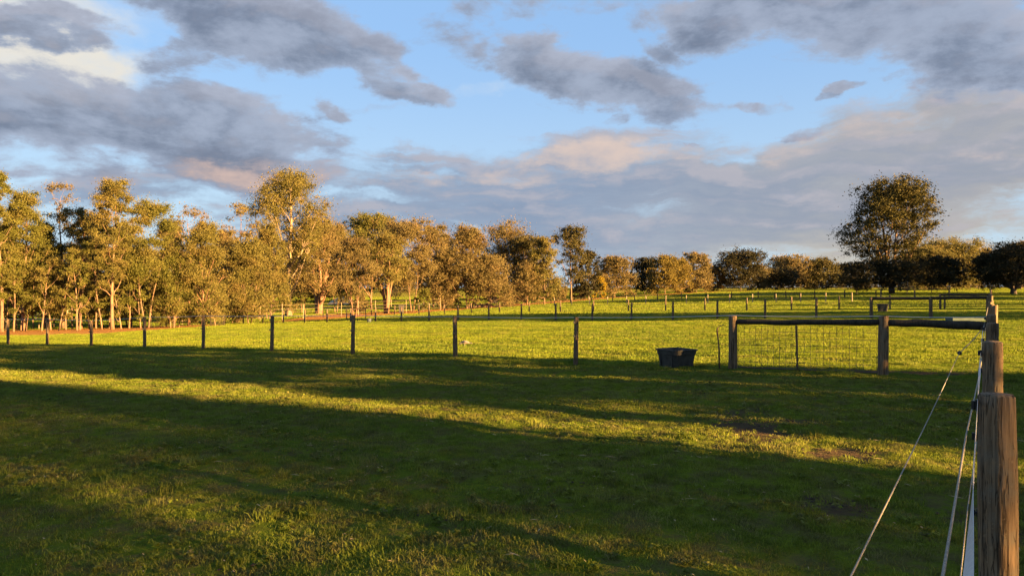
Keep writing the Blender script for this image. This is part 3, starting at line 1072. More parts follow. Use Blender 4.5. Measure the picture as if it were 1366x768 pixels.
# ---- right hand fence running away along azimuth 33.1
rf = thing('paddock_fence', 'right hand fence of thick round posts running away from the camera with white electric tape', 'fence', (2.9, 4.2, gz(2.9, 4.2)), 'paddock post fences')
RP = [(4.46, 0.033, 1.28, 0.088), (8.05, 0.012, 1.29, 0.084), (12.75, -0.005, 1.26, 0.09), (17.3, 0.0, 1.25, 0.085)]
rfar = [(21.6, 0.06, 1.36), (25.9, 0.03, 1.3), (30.2, 0.0, 1.3), (34.5, 0.03, 1.28), (38.8, 0.0, 1.3), (43.0, 0.02, 1.3), (47.0, 0.0, 1.3), (51.3, 0, 1.28), (55.6, 0, 1.28), (60, 0, 1.28), (64, 0, 1.28),
        (68, 0, 1.3), (74, 0, 1.28), (80, 0, 1.28), (86, 0, 1.28), (92, 0, 1.28), (98, 0, 1.28), (104, 0, 1.28), (110, 0, 1.28)]


def ur(u, r):
    return uv2xy(u, -r)


rposts = []
for i, (u, r, h, rad) in enumerate(RP):
    x, y = ur(u, r)
    rposts.append(put_post(rf, x, y, h, rad, 60 + i, 'post', True, False))
for i, (u, r, h) in enumerate(rfar):
    x, y = ur(u, r)
    put_post(rf, x, y, h, 0.075, 70 + i, 'post', False, False)
# post behind the camera
x, y = ur(-0.6, 0.04)
put_post(rf, x, y, 1.28, 0.085, 59, 'post', True, False)


def rope(parent, name, us, r, dzs, rad, mat, n=6):
    pts = []
    for u, dz in zip(us, dzs):
        x, y = ur(u, r if not hasattr(r, '__len__') else r[us.index(u)])
        pts.append(loc((x, y, CAMZ - dz), parent))
    mb_ = MB()
    strand(mb_, pts, rad, 0.006, n, 8)
    return mb_.build(name, M[mat], parent, True)


us = [-0.6, 4.4, 8.0, 12.7, 17.2]
rope(rf, 'rope', us, [-0.105, -0.105, -0.085, -0.09, -0.09], [0.74, 0.745, 0.77, 0.80, 0.78], 0.0045, 'rope')
rope(rf, 'lower_wire', us, [-0.10, -0.10, -0.08, -0.085, -0.085], [1.13, 1.13, 1.16, 1.2, 1.2], 0.0028, 'rope')
ufar = [17.2, 25.9, 34.5, 47.0, 68.0, 92.0, 110.0]
rope(rf, 'far_rope', ufar, [-0.09] * 7, [gzv for gzv in [0.62, 0.66, 0.7, 0.72, 0.66, 0.5, 0.4]], 0.006, 'rope')
# twisted flat tape along the post tops
tv, tf = [], []
N = 150
for k in range(N + 1):
    u = -0.6 + 17.9 * k / N
    seg = np.interp(u, [-0.6, 4.4, 8.0, 12.7, 17.3], [0.56, 0.575, 0.60, 0.615, 0.62])
    rr = np.interp(u, [-0.6, 4.4, 8.0, 12.7, 17.3], [-0.022, -0.056, -0.078, -0.10, -0.09])
    tw = math.radians(np.interp(u, [-0.6, 1.2, 1.9, 2.6, 4.4, 6, 8, 12, 17.3], [15, 25, 60, 95, 88, 130, 88, 60, 88]))
    hw = 0.0145 * (1 - 0.35 * min(1, max(0, (u - 2) / 3)))
    px_, py_ = ur(u, rr + hw * math.cos(tw))
    qx_, qy_ = ur(u, rr - hw * math.cos(tw))
    p = loc((px_, py_, CAMZ - seg + hw * math.sin(tw)), rf)
    q = loc((qx_, qy_, CAMZ - seg - hw * math.sin(tw)), rf)
    n_ = Vector((CT * math.sin(tw), -ST * math.sin(tw), math.cos(tw))) * 0.0007
    tv += [p - n_, q - n_, q + n_, p + n_]
    if k:
        b = 4 * (k - 1)
        for e in range(4):
            e2 = (e + 1) % 4
            tf.append((b + e, b + e2, b + 4 + e2, b + 4 + e))
mesh_obj('tape', tv, tf, M['tape'], rf)
# black insulators on the posts
for (u, r, h, rad), po in zip(RP, rposts):
    for dz, big in ((0.60, 1.0), (0.76, 0.8), (1.15, 0.7)):
        x, y = ur(u, r - rad + 0.004)
        mb = MB()
        s_ = 0.022 * big
        mb.box((0, 0, 0), (s_ * 1.4, s_ * 1.2, s_ * 2.6), R(-TH))
        x2, y2 = ur(0, -0.018)
        mb.tube([(0, 0, 0), (x2 * 1.3, y2 * 1.3, 0)], s_ * 0.45, 6)
        mb.tube([(x2 * 1.3, y2 * 1.3, -s_), (x2 * 1.3, y2 * 1.3, s_)], s_ * 0.55, 6)
        o = mb.build('insulator', M['black_plastic'], po)
        o.location = loc((x, y, CAMZ - dz), rf) - po.location
# stand-off rope on the left of the fence with its black end insulator
xi, yi = px2xy(1280, 900)
eo = Vector((*ur(13.1, -0.40), CAMZ - 0.97 - 0.02))
orp = thing('electric_rope', 'slack pale rope left of the right hand fence ending in a black insulator', 'rope', tuple(eo))
mb = MB()
P = []
for k in range(30):
    t = k / 29
    u = 13.1 - 13.5 * t
    x, y = ur(u, -0.40 - 0.003 * math.sin(t * 9))
    P.append(loc((x, y, CAMZ - 0.985 - 0.006 * math.sin(t * 7) - 0.008 * math.sin(3.14 * t)), orp))
mb.tube(P, 0.0038, 6)
mb.build('rope', M['rope'], orp, True)
mb = MB()
mb.tube([(-0.01, -0.02, 0), (0.0, 0, 0), (0.02, 0.03, 0.005)], [0.012, 0.034, 0.014], 8)
mb.tube([(-0.03, -0.03, 0), (0.03, 0.04, 0.0)], 0.011, 6)
mb.build('insulator', M['black_plastic'], orp, True)
mb = MB()
x, y = ur(17.25, -0.10)
mb.tube([(0, 0, 0), loc((*ur(15.0, -0.26), CAMZ - 0.9), orp), loc((x, y, CAMZ - 0.74), orp)], 0.0065, 6)
mb.build('tie', M['rope'], orp, True)

# ---- rows of fences further back
W3 = [(1.12, 0.0045, 'rope', 'top_wire'), (0.75, 0.004, 'rustwire', 'wire'), (0.4, 0.004, 'rustwire', 'wire')]
GA = 'paddock post fences'
tA, topsA = fence_line('fenceA', 'second post fence behind the sunlit paddock, ending at a timber gate frame', 47.0, [8.8 + 3 * k for k in range(0, 24)], 1.22, 0.075, 'farpost', W3, GA)
tB, topsB = fence_line('fenceB', 'third post fence, just behind the gate frame in the middle distance', 68.0, [3.1 + 3.9 * k for k in range(0, 17)], 1.18, 0.075, 'farpost', W3, GA)
tC, topsC = fence_line('fenceC', 'fourth fence of slim pale posts in the far fields', 95.0, [13.8 + 2.9 * k for k in range(0, 15)], 1.15, 0.06, 'palepost', [(1.05, 0.006, 'rope', 'top_wire')], GA)
tD, topsD = fence_line('fenceD', 'farthest dark post fence before the yellow strip of grass', 110.0, [13 + 3.9 * k for k in range(0, 17)], 1.1, 0.08, 'rail', [(1.0, 0.006, 'rustwire', 'top_wire'), (0.5, 0.006, 'rustwire', 'wire')], GA)


def gate_frame(label, u, vs, h, r0, rr):
    x0, y0 = uv2xy(u, vs[0])
    t = thing('gate_frame', label, 'gate frame', (x0, y0, gz(x0, y0)))
    for i, v in enumerate(vs):
        x, y = uv2xy(u, v)
        put_post(t, x, y, h, r0, 90 + i + int(u), 'farpost', False, False)
    for a, b in zip(vs[:-1], vs[1:]):
        xa, ya = uv2xy(u, a)
        xb, yb = uv2xy(u, b)
        A, B = Vector((xa, ya, gz(xa, ya) + h - 0.08)), Vector((xb, yb, gz(xb, yb) + h - 0.08))
        d_ = (B - A).normalized()
        log_rail(t, loc(A + d_ * 0.05, t), loc(B - d_ * 0.05, t), rr, rr * 1.05, int(u + a * 7))
    return t


gate_frame('timber gate frame with a log rail beyond the sunlit paddock at right', 47.0, [5.8, 2.8, 0.12], 1.24, 0.10, 0.085)
gate_frame('farther small timber rail frame joining the right hand fence', 68.0, [3.1 - 0.0 + 0.3, 0.12], 1.25, 0.09, 0.08)
gate_frame('dark rail frame between two posts at the end of the farthest fence', 110.0, [12.4, 8.4, 4.5], 1.25, 0.10, 0.07)

# ---- pale boundary fence in the woodland strip
bl = [at(-60, 61), at(0, 63), at(60, 64), at(120, 66), at(180, 68), at(250, 72), at(310, 76), at(370, 81), at(425, 86), at(480, 92), at(540, 99), at(600, 110)]
x0, y0 = bl[0]
bf = thing('boundary_fence', 'boundary fence of thin pale steel posts and wire among the left trees', 'fence', (x0, y0, gz(x0, y0)))
dists = [0]
for a, b in zip(bl[:-1], bl[1:]):
    dists.append(dists[-1] + math.dist(a, b))
tops = []
d = 0.0
while d < dists[-1]:
    x = float(np.interp(d, dists, [p[0] for p in bl]))
    y = float(np.interp(d, dists, [p[1] for p in bl]))
    h = 1.75 + random.uniform(-0.1, 0.12)
    o = MB().tube([(0, 0, -0.2), (random.uniform(-0.03, 0.03), 0, h)], 0.032, 6).build('post', M['palepost'], bf)
    o.location = (x - x0, y - y0, gz(x, y) - bf.location.z)
    tops.append((x - x0, y - y0, gz(x, y) - bf.location.z))
    d += 3.0
for hz in (1.65, 1.2, 0.8, 0.4):
    mb = MB()
    strand(mb, [(x, y, z + hz) for x, y, z in tops], 0.012, 0.02, 3)
    mb.build('wire', M['palepost'], bf)

# white rail fence seen through the left trunks
x0, y0 = at(20, 84)
wf = thing('rail_fence', 'low pale rail fence seen through the tree trunks at far left', 'fence', (x0, y0, gz(x0, y0)))
pp = [at(20 + 14 * k, 84 + k * 0.6) for k in range(12)]
for (x, y) in pp:
    o = MB().box((0, 0, 0.6), (0.09, 0.09, 1.4)).build('post', M['palepost'], wf)
    o.location = (x - x0, y - y0, gz(x, y) - wf.location.z)
for hz in (1.15, 0.75):
    for (xa, ya), (xb, yb) in zip(pp[:-1], pp[1:]):
        MB().tube([(xa - x0, ya - y0, gz(xa, ya) - wf.location.z + hz), (xb - x0, yb - y0, gz(xb, yb) - wf.location.z + hz)], 0.05, 4).build('rail', M['palepost'], wf)

# ------------------------------------------------------------------ feed tub


def feed_tub(x, y, rz, L, Wd, H, label, group):
    t = thing('feed_tub', label, 'feed tub', (x, y, gz(x, y)), group, rz)
    v, f = [], []

    def ring(l, w, z, c=0.05):
        b = len(v)
        for sx, sy in ((-1, -1), (1, -1), (1, 1), (-1, 1)):
            pts = [(sx * l / 2, sy * (w / 2 - c)), (sx * (l / 2 - c), sy * w / 2)]
            if sx * sy > 0:
                pts = pts
            else:
                pts = pts[::-1]
            for p in pts:
                v.append((p[0], p[1], z))
        return b
    k = 0.80
    prof = [(k, 0.0), (k + 0.01, 0.02), (0.93, H * 0.72), (0.97, H * 0.74), (0.985, H - 0.035), (1.05, H - 0.035), (1.06, H), (0.98, H), (0.94, H - 0.04), (0.90, H * 0.7), (k - 0.04, 0.05)]
    rings_ = [ring(L * s, Wd * s, z) for s, z in prof]
    for a, b in zip(rings_[:-1], rings_[1:]):
        for e in range(8):
            e2 = (e + 1) % 8
            f.append((a + e, a + e2, b + e2, b + e))
    f.append(tuple(rings_[0] + e for e in range(8))[::-1])
    f.append(tuple(rings_[-1] + e for e in range(8)))
    mesh_obj('body', v, f, M['tub'], t)
    for sx in (-1, 1):
        MB().box((sx * L * 0.50, 0, H - 0.07), (0.03, 0.20, 0.05)).build('handle', M['tub'], t)
    for i, yy in enumerate((-0.28, 0.28)):
        mb_ = MB()
        for sy in (-1, 1):
            mb_.box((yy * L, sy * Wd * 0.47 * 0.985, H * 0.42), (0.035, 0.03, H * 0.6))
        mb_.build('rib', M['tub'], t)
    return t


x, y = px2xy(903, 492)
feed_tub(x + 0.1, y + 0.5, R(-62), 0.76, 0.70, 0.475, 'dusty black square feed tub on the grass left of the gate', 'black feed tubs')
x, y = at(1177.5, 56)
feed_tub(x, y, R(-20), 0.75, 0.6, 0.6, 'small distant black tub behind the timber gate frame at right', 'black feed tubs')

# water trough beyond the corner
x, y = at(1287, 37.5)
tr = thing('water_trough', 'low pale green trough standing behind the log rail near the right fence', 'trough', (x, y, gz(x, y)), None, R(-8))
mb = MB()
H = CAMZ - (423.6 - 384) / F * 37.5 - gz(x, y)
for a, b_, c, d in [(0, -0.4, 1.5, 0.07), (0, 0.4, 1.5, 0.07)]:
    mb.box((a, b_, H / 2), (c, d, H))
for sx in (-1, 1):
    mb.box((sx * 0.715, 0, H / 2 - 0.002), (0.07, 0.73, H - 0.004))
mb.box((0, 0, 0.1), (1.36, 0.73, 0.1))
mb.build('basin', M['concrete'], tr)
MB().box((0, 0, H - 0.09), (1.355, 0.725, 0.02)).build('water', M['water'], tr)
MB().box((-0.5, 0, H + 0.0103), (0.4, 0.7, 0.02)).build('float_cover', M['greyblue'], tr)

# ------------------------------------------------------------------ small things in the middle distance


def hurdle(px, Y, w, h, rz, label, bars=2):
    x, y = at(px, Y)
    t = thing('hurdle', label, 'hurdle', (x, y, gz(x, y)), None, rz)
    for sx in (-1, 1):
        MB().box((sx * w / 2, 0, h / 2 - 0.05), (0.09, 0.09, h + 0.1)).build('post', M['rail'], t)
    for k in range(bars):
        z = h - 0.05 - k * (h - 0.15)
        MB().box((0, 0, z), (w - 0.092, 0.07, 0.08)).build('bar', M['rail'], t)
    mb_ = MB()
    for k in range(1, 9):
        mb_.tube([(-w / 2 + w * k / 9, 0, 0.1), (-w / 2 + w * k / 9, 0, h - 0.1)], 0.006, 3, False)
    mb_.build('mesh_infill', M['rustwire'], t)
    return t


hurdle(475, 76, 1.95, 1.2, R(5), 'dark open rectangular frame standing at the tree edge behind the paddock')
hurdle(290, 69, 1.3, 1.05, R(-6), 'small dark table-like frame under the leaning trees at left')
hurdle(1050, 101, 3.3, 0.95, R(-10), 'low dark wide frame in the far fields left of the big tree')
x, y = at(492.5, 62)
t = thing('bucket', 'small grey blue bucket on the grass at the far edge of the paddock', 'bucket', (x, y, gz(x, y)))
MB().tube([(0, 0, 0), (0, 0, 0.32)], [0.15, 0.2], 12).build('body', M['greyblue'], t)
MB().tube([(0, 0, 0.30), (0, 0, 0.335)], [0.215, 0.215], 12).build('rim', M['darkgrey'], t)
MB().tube([(0.21, 0, 0.32), (0.3, 0.02, 0.2), (0.24, 0.0, 0.1), (0.17, 0, 0.05)], 0.015, 5).build('handle', M['darkgrey'], t)
x, y = at(535.5, 96)
t = thing('wheelie_bin', 'dark grey upright bin between the leaning gum trunks', 'bin', (x, y, gz(x, y)))
MB().box((0, 0, 0.55), (0.62, 0.62, 1.0), 0, 0.8).build('body', M['darkgrey'], t)
MB().box((0, 0.02, 1.09), (0.68, 0.70, 0.07)).build('lid', M['darkgrey'], t)
for s_ in (-1, 1):
    MB().tube([(s_ * 0.25, 0.28, 0.1), (s_ * 0.32, 0.28, 0.1)], 0.1, 10).build('wheel', M['black_plastic'], t)
x, y = at(657.5, 112)
t = thing('notice_board', 'plain dark board on two posts before the low bushy gum', 'board', (x, y, gz(x, y)))
for s_ in (-1, 1):
    MB().box((s_ * 0.6, 0.06, 0.8), (0.09, 0.09, 1.8)).build('post', M['rail'], t)
MB().box((0, 0, 1.25), (1.4, 0.05, 0.95)).build('panel', M['darkgrey'], t)

# fallen timber heap
x, y = at(640, 114)
for k in range(5):
    o = MB().tube([(-1.1, 0, 0.15), (0.0, 0.1, 0.25 + 0.12 * k), (1.0 + 0.2 * k, -0.1, 0.2)], [0.16, 0.2, 0.1], 7).build('fallen_log', M['log'], None, True)
    o.location = (x + random.uniform(-1.5, 1.5), y + random.uniform(-1, 1), gz(x, y))
    o.rotation_euler = (0, 0, random.uniform(-0.9, 0.9))
    tag(o, 'dark fallen log in the heap under the bushy trees left of centre', 'log', 'fallen logs in a heap')

# pale sand heap and gravel track beyond the left trees
v, f = [], []
n_, m_ = 20, 8
for i in range(m_ + 1):
    r = 1 - i / m_
    for k in range(n_):
        a = 2 * math.pi * k / n_
        q = r * (1 + 0.15 * math.sin(3 * a) + 0.08 * math.sin(7 * a + 1))
        v.append((3.1 * q * math.cos(a), 1.8 * q * math.sin(a), 1.75 * (1 - r ** 1.8) + 0.06 * math.sin(9 * a + i) - 0.05))
for i in range(m_):
    for k in range(n_):
        f.append((i * n_ + k, i * n_ + (k + 1) % n_, (i + 1) * n_ + (k + 1) % n_, (i + 1) * n_ + k))
o = mesh_obj('sand_heap', v, f, M['sand'], None, True)
x, y = at(458, 150)
o.location = (x, y, gz(x, y))
tag(o, 'pale sunlit heap of sand seen beneath the forked tree left of centre', 'heap')

def strip_sheet(name, mat, line, width, lift=0.006, sub=30):
    v, f = [], []
    xs = np.interp(np.linspace(0, 1, sub), np.linspace(0, 1, len(line)), [p[0] for p in line])
    ys = np.interp(np.linspace(0, 1, sub), np.linspace(0, 1, len(line)), [p[1] for p in line])
    for i in range(sub):
        j, k = max(i - 1, 0), min(i + 1, sub - 1)
        d = Vector((xs[k] - xs[j], ys[k] - ys[j], 0)).normalized()
        n = Vector((-d.y, d.x, 0))
        for s in np.linspace(-0.5, 0.5, 7):
            p = Vector((xs[i], ys[i], 0)) + n * (s * width + 0.25 * math.sin(i * 1.7 + s * 5))
            v.append((p.x, p.y, gz(p.x, p.y) + lift + 0.03))
    for i in range(sub - 1):
        for k in range(6):
            a = i * 7 + k
            f.append((a, a + 7, a + 8, a + 1))
    o_ = mesh_obj(name, v, f, mat, None, True)
    o_['kind'] = 'structure'
    return o_


strip_sheet('gravel_track', M['track'], [at(-100, 95), at(200, 112), at(420, 122), at(560, 140), at(640, 170)], 7.0)

# ------------------------------------------------------------------ grazing bird
x, y = px2xy(620, 462)
t = thing('bird', 'pale grey bird feeding on the sunlit grass beside a front fence post', 'bird', (x, y, gz(x, y) + 0.04), None, R(170))


def lathe_body(pts, rad, n=12):
    m_ = MB()
    m_.tube(pts, rad, n)
    return m_


lathe_body([(-0.20, 0, 0.10), (-0.13, 0, 0.12), (-0.06, 0, 0.13), (0.02, 0, 0.13), (0.08, 0, 0.12), (0.12, 0, 0.105), (0.155, 0, 0.085), (0.18, 0, 0.07), (0.20, 0, 0.055)],
           [0.008, 0.035, 0.06, 0.068, 0.055, 0.038, 0.034, 0.027, 0.006]).build('body', M['feather_pale'], t, True)
for s_ in (-1, 1):
    m_ = MB()
    m_.tube([(0.07, s_ * 0.045, 0.14), (0.0, s_ * 0.062, 0.145), (-0.10, s_ * 0.04, 0.135), (-0.2, s_ * 0.012, 0.115)], [0.008, 0.034, 0.026, 0.004], 8)
    m_.build('wing', M['feather_grey'], t, True)
    m_ = MB()
    m_.tube([(0.0, s_ * 0.025, 0.08), (0.005, s_ * 0.025, 0.0), (0.03, s_ * 0.027, -0.035)], 0.005, 5)
    m_.build('leg', M['beak'], t)
MB().tube([(-0.16, 0, 0.115), (-0.24, 0, 0.10), (-0.29, 0, 0.09)], [0.018, 0.02, 0.014], 6).build('tail', M['feather_grey'], t)
MB().tube([(0.195, 0, 0.058), (0.215, 0, 0.04), (0.215, 0, 0.025)], [0.011, 0.008, 0.002], 6).build('beak', M['beak'], t)

# ------------------------------------------------------------------ trees


def leaf_cloud(cent, tint, size, rnd, droop=0.5):
    n = len(cent)
    ax = rnd.normal(0, 1, (n, 3))
    ax[:, 2] -= droop * 1.6
    ax /= np.linalg.norm(ax, axis=1)[:, None]
    b = rnd.normal(0, 1, (n, 3))
    b -= (b * ax).sum(1)[:, None] * ax
    b /= np.linalg.norm(b, axis=1)[:, None]
    s = size * (0.6 + 0.8 * rnd.random(n))[:, None]
    L, Wd = s, s * 0.42
    p0 = cent - ax * L * 0.5
    p1 = cent + b * Wd * 0.5
    p2 = cent + ax * L * 0.5
    p3 = cent - b * Wd * 0.5
    v = np.stack([p0, p1, p2, p3], 1).reshape(-1, 3)
    return v, np.repeat(tint, 4)


def tree(px, Y, ytop, hw, style, leaf, bark, label, cat='tree', name='gum_tree', group=None, stems=1, cb=None, lobes=None,
         dens=1.0, lean=0.0, xy=None, height=None, width=None, trunk_r=None, seed=None, lsize=None):
    seed = seed if seed is not None else int(px * 13 + Y * 7 + ytop) & 0xffff
    rd = random.Random(seed)
    rnd = np.random.default_rng(seed)
    if xy is None:
        x, y = at(px, Y)
    else:
        x, y = xy
    gz0 = gz(x, y)
    H = height if height else (384 - ytop) / F * Y + CAMZ - gz0
    Rw = width if width else hw / F * Y * (1.12 if style in ('gum', 'tall', 'open', 'wispy') else 1.0)
    if name in ('field_tree', 'low_tree'):
        Rw *= 1.22
        H *= rd.uniform(0.97, 1.06)
    t = thing(name, label, cat, (x, y, gz0), group)
    st = dict(gum=(0.20, 20, 1.0, 0.62), open=(0.36, 15, 0.75, 0.5), bushy=(0.07, 30, 1.1, 0.60), round=(0.22, 26, 1.3, 0.72), low=(0.07, 22, 1.4, 0.78),
              tall=(0.26, 28, 1.05, 0.55), wispy=(0.5, 12, 0.5, 0.55), sapling=(0.22, 9, 0.5, 0.6), dome=(0.14, 24, 1.4, 0.9), hedge=(0.02, 22, 2.0, 0.9))[style]
    c0 = cb if cb is not None else st[0]
    nl = lobes or st[1]
    # lobes: centre + radii
    lob = []
    for i in range(nl):
        h = c0 + (1 - c0) * ((i + 0.5) / nl) ** 0.85
        hr = (h - c0) / (1 - c0)
        if style in ('round', 'dome', 'low'):
            env = math.sqrt(max(0.0, 1 - max(0.0, (hr - 0.30) / 0.78) ** 2)) * (0.75 + 0.25 * min(1, hr / 0.3))
        elif style == 'hedge':
            env = 0.95
        elif style == 'bushy':
            env = (1 - 0.75 * hr ** 2.2)
        elif style == 'tall':
            env = 0.72 + 0.28 * math.sin(hr * 3.0) - 0.38 * hr ** 4
        else:
            env = 0.55 + 0.45 * math.sin(hr * 2.9) - 0.15 * hr ** 3
        a = i * 2.39996 + rd.uniform(-0.4, 0.4) + seed
        lr = Rw * rd.uniform(0.26, 0.42) * (1.15 if nl < 12 else 1.0)
        rr = max(0, Rw * env - lr * 0.7) * (rd.uniform(0.25, 1.08) ** 0.6)
        if i == nl - 1:
            rr *= 0.3
        lx, ly = rr * math.cos(a), rr * math.sin(a)
        lzr = lr * rd.uniform(0.55, 0.8) if style != 'wispy' else lr * 0.45
        lz = min(H * h, H - lzr * 0.95)
        lob.append((Vector((lx + lean * lz, ly, lz)), lr, lzr))
    # trunk and limbs
    mb_ = MB()
    tr_ = (trunk_r * 0.8) if trunk_r else max(0.045, H * 0.011)
    heads = []
    for s in range(stems):
        ang = s * 2.4 + rd.uniform(0, 1)
        sp = 0.0 if stems == 1 else 0.16
        top_h = H * (0.86 if stems == 1 else rd.uniform(0.6, 0.85))
        pts, rr_ = [], []
        K = 9
        wob = rd.uniform(-0.3, 0.3)
        for k in range(K):
            f_ = k / (K - 1)
            z = top_h * f_
            bend = 0.02 * H * math.sin(f_ * 4 + wob * 9) * f_
            pts.append(Vector((math.cos(ang) * sp * z + lean * z + bend + (0.12 * math.cos(ang) if stems > 1 else 0), math.sin(ang) * sp * z + bend * 0.6, z - (0.25 if k == 0 else 0))))
            base_r = tr_ if stems == 1 else tr_ * rd.uniform(0.55, 0.8)
            if k == 0:
                br = base_r
            rr_.append(br * ((1.25 if k == 0 else 1.0) * (1 - 0.85 * f_) + 0.025))
        mb_.tube(pts, rr_, 8)
        heads.append((pts, rr_))
    sub = []
    for i, (c, lr, lzr) in enumerate(lob):
        pts, rr_ = min(heads, key=lambda hd: min((c - p).length for p in hd[0][3:6]))
        # leave the stem below the lobe
        want = max(0.12 * H, c.z - (Vector((c.x, c.y, 0)) - Vector((pts[4].x, pts[4].y, 0))).length * rd.uniform(0.7, 1.3) - lzr)
        k = min(range(1, len(pts)), key=lambda q: abs(pts[q].z - want))
        a0, r0 = pts[k], rr_[k] * (0.72 if style != 'tall' else 0.5)
        m1 = a0.lerp(c, 0.5) + Vector((rd.uniform(-0.1, 0.1), rd.uniform(-0.1, 0.1), -0.06 * H * rd.random()))
        mb_.tube([a0, a0.lerp(m1, 0.5) + Vector((0, 0, 0.01 * H)), m1, m1.lerp(c, 0.55), c], [r0, r0 * 0.8, r0 * 0.6, r0 * 0.45, r0 * 0.2], 5, False)
        nsub = max(6, int(11 * (lr / 1.2) ** 1.2 * (1.3 if style in ('dome', 'round', 'hedge', 'low') else 1.0)))
        nsub = min(nsub, 34)
        for q in range(nsub):
            d = Vector((rd.gauss(0, 1), rd.gauss(0, 1), rd.gauss(0.15, 1))).normalized()
            e = rd.uniform(0.35, 1.2)
            sc = c + Vector((d.x * lr * e, d.y * lr * e, d.z * lzr * e))
            sc.z = max(sc.z, 0.25)
            sub.append((sc, lr * rd.uniform(0.18, 0.55)))
            if style not in ('hedge', 'dome', 'low') and q % 3 == 0:
                mm = c.lerp(sc, 0.5) + Vector((0, 0, -0.03 * lr))
                mb_.tube([m1.lerp(c, 0.7), mm, sc], [r0 * 0.3, r0 * 0.2, 0.012], 4, False)
    mb_.build('trunk', M[bark], t, True)
    if style == 'hedge':                       # clipped windbreak: an even box of foliage
        sub = []
        for _ in range(int(H * Rw * 14)):
            a_, b_ = rd.uniform(-Rw, Rw), rd.uniform(-1.3, 1.3)
            sub.append((Vector((a_ * ST - b_ * CT, a_ * CT + b_ * ST, rd.uniform(0.1, H - 0.3))), 0.5))
    ls = lsize or max(0.11, Y * 0.0021)
    area = 2 * Rw * H * (1 - c0)
    nleaf = int(min(60000, dens * st[2] * 4.2 * area / (ls * ls * 0.21)))
    if style == 'wispy':
        nleaf = int(nleaf * 0.35)
    wts = np.array([s_[1] ** 2 for s_ in sub])
    wts /= wts.sum()
    cnt = rnd.multinomial(nleaf, wts)
    C = np.repeat(np.array([tuple(s_[0]) for s_ in sub]), cnt, axis=0)
    Rr = np.repeat(np.array([s_[1] for s_ in sub]), cnt)
    TT = np.repeat(rnd.random(len(sub)), cnt)
    d = rnd.normal(0, 1, (len(C), 3))
    d /= np.linalg.norm(d, axis=1)[:, None]
    if style in ('dome', 'round', 'hedge', 'low'):
        rad = Rr * np.abs(rnd.normal(0, 0.6, len(C)))
    else:
        rad = Rr * np.abs(rnd.normal(0, 0.85, len(C)))
    P = C + d * rad[:, None] * np.array([1.15, 1.15, 0.8])
    P[:, 2] = np.maximum(P[:, 2], 0.1)
    tint = np.clip(0.65 * TT + 0.35 * rnd.random(len(C)), 0, 1)
    v, tt = leaf_cloud(P, tint, ls, rnd, 0.55 if style not in ('dome', 'round', 'hedge') else 0.2)
    f = np.arange(len(v), dtype=np.int32).reshape(-1, 4)
    o = mesh_obj('crown', v, f, M[leaf], t, False, {'tint': tt})
    return t


G1 = 'gum trees of the left woodland edge'
T = tree
# left woodland
T(2, 57, 232, 24, 'gum', 'leaf_green', 'bark_gum', 'leftmost gum, cut by the picture edge, with a wispy top', group=G1, seed=11)
T(32, 59, 256, 44, 'bushy', 'leaf_green', 'bark_gum', 'broad rounded olive gum near the left picture edge', group=G1, cb=0.22, seed=12)
T(84, 64, 243, 32, 'wispy', 'leaf_brown', 'bark_gum', 'thin gum with a sparse flat tuft against the sky at left', group=G1)
T(108, 61, 278, 30, 'open', 'leaf_gum', 'bark_red', 'gum with a bare forked trunk right of the sparse flat-topped one', group=G1, cb=0.42)
T(150, 57.5, 239, 34, 'tall', 'leaf_gum', 'bark_gum', 'tall slim gum with a narrow tuft on top and twisted orange trunk', group=G1, trunk_r=0.17, cb=0.28, lobes=26)
T(196, 60, 270, 42, 'gum', 'leaf_green', 'bark_gum', 'wide crowned gum with a pale straight trunk over two dark feet', group=G1, stems=2, cb=0.36, lobes=12)
T(252, 70, 277, 32, 'wispy', 'leaf_brown', 'bark_red', 'brownish sparse gum rising between two denser green ones', group=G1, cb=0.55)
T(270, 62, 300, 46, 'bushy', 'leaf_gum', 'bark_red', 'dense low-branching gum behind the fifth fence post from the left', group=G1)
T(230, 61, 330, 34, 'bushy', 'leaf_green', 'bark_gum', 'low green gum with leaning stems left of the fifth fence post', group=G1, stems=3)
T(318, 80, 272, 28, 'wispy', 'leaf_brown', 'bark_gum', 'brown-tinged sparse treetop left of the tallest gum', group=G1, cb=0.5)
T(333, 73, 322, 42, 'bushy', 'leaf_gum', 'bark_gum', 'golden bushy gum beside the tallest gum on its left', group=G1, stems=2)
T(300, 76, 305, 36, 'bushy', 'leaf_brown', 'bark_gum', 'bronze bushy gum standing behind the golden bushy one', group=G1)
T(385, 91, 230, 54, 'tall', 'leaf_gum', 'bark_white', 'tallest gum of the wood with a thick cream trunk', group=G1, trunk_r=0.50, cb=0.30, lobes=24, dens=1.15)
T(425, 97, 292, 46, 'gum', 'leaf_brown', 'bark_red', 'spreading gum with many forked limbs right of the tallest gum', group=G1, stems=4, cb=0.22, lobes=14, trunk_r=0.6)
T(473, 84, 318, 32, 'gum', 'leaf_brown', 'bark_red', 'red-trunked gum standing by the dark open frame', group=G1, stems=2, cb=0.30)
T(495, 116, 285, 50, 'round', 'leaf_green', 'bark_red', 'dark round-topped tree rising behind the red-trunked gum', group=G1, cb=0.4)
T(516, 98, 312, 38, 'open', 'leaf_gum', 'bark_red', 'gum with red stems leaning right in front of the green slope', group=G1, stems=3, cb=0.35, trunk_r=0.42, lobes=12)
T(550, 104, 292, 42, 'gum', 'leaf_brown', 'bark_gum', 'bronze gum with long arching limbs right of the leaning stems', group=G1, stems=2, cb=0.30, lobes=13)
T(578, 122, 304, 26, 'gum', 'leaf_brown', 'bark_gum', 'greyish brown gum half hidden behind the bronze one', group=G1)
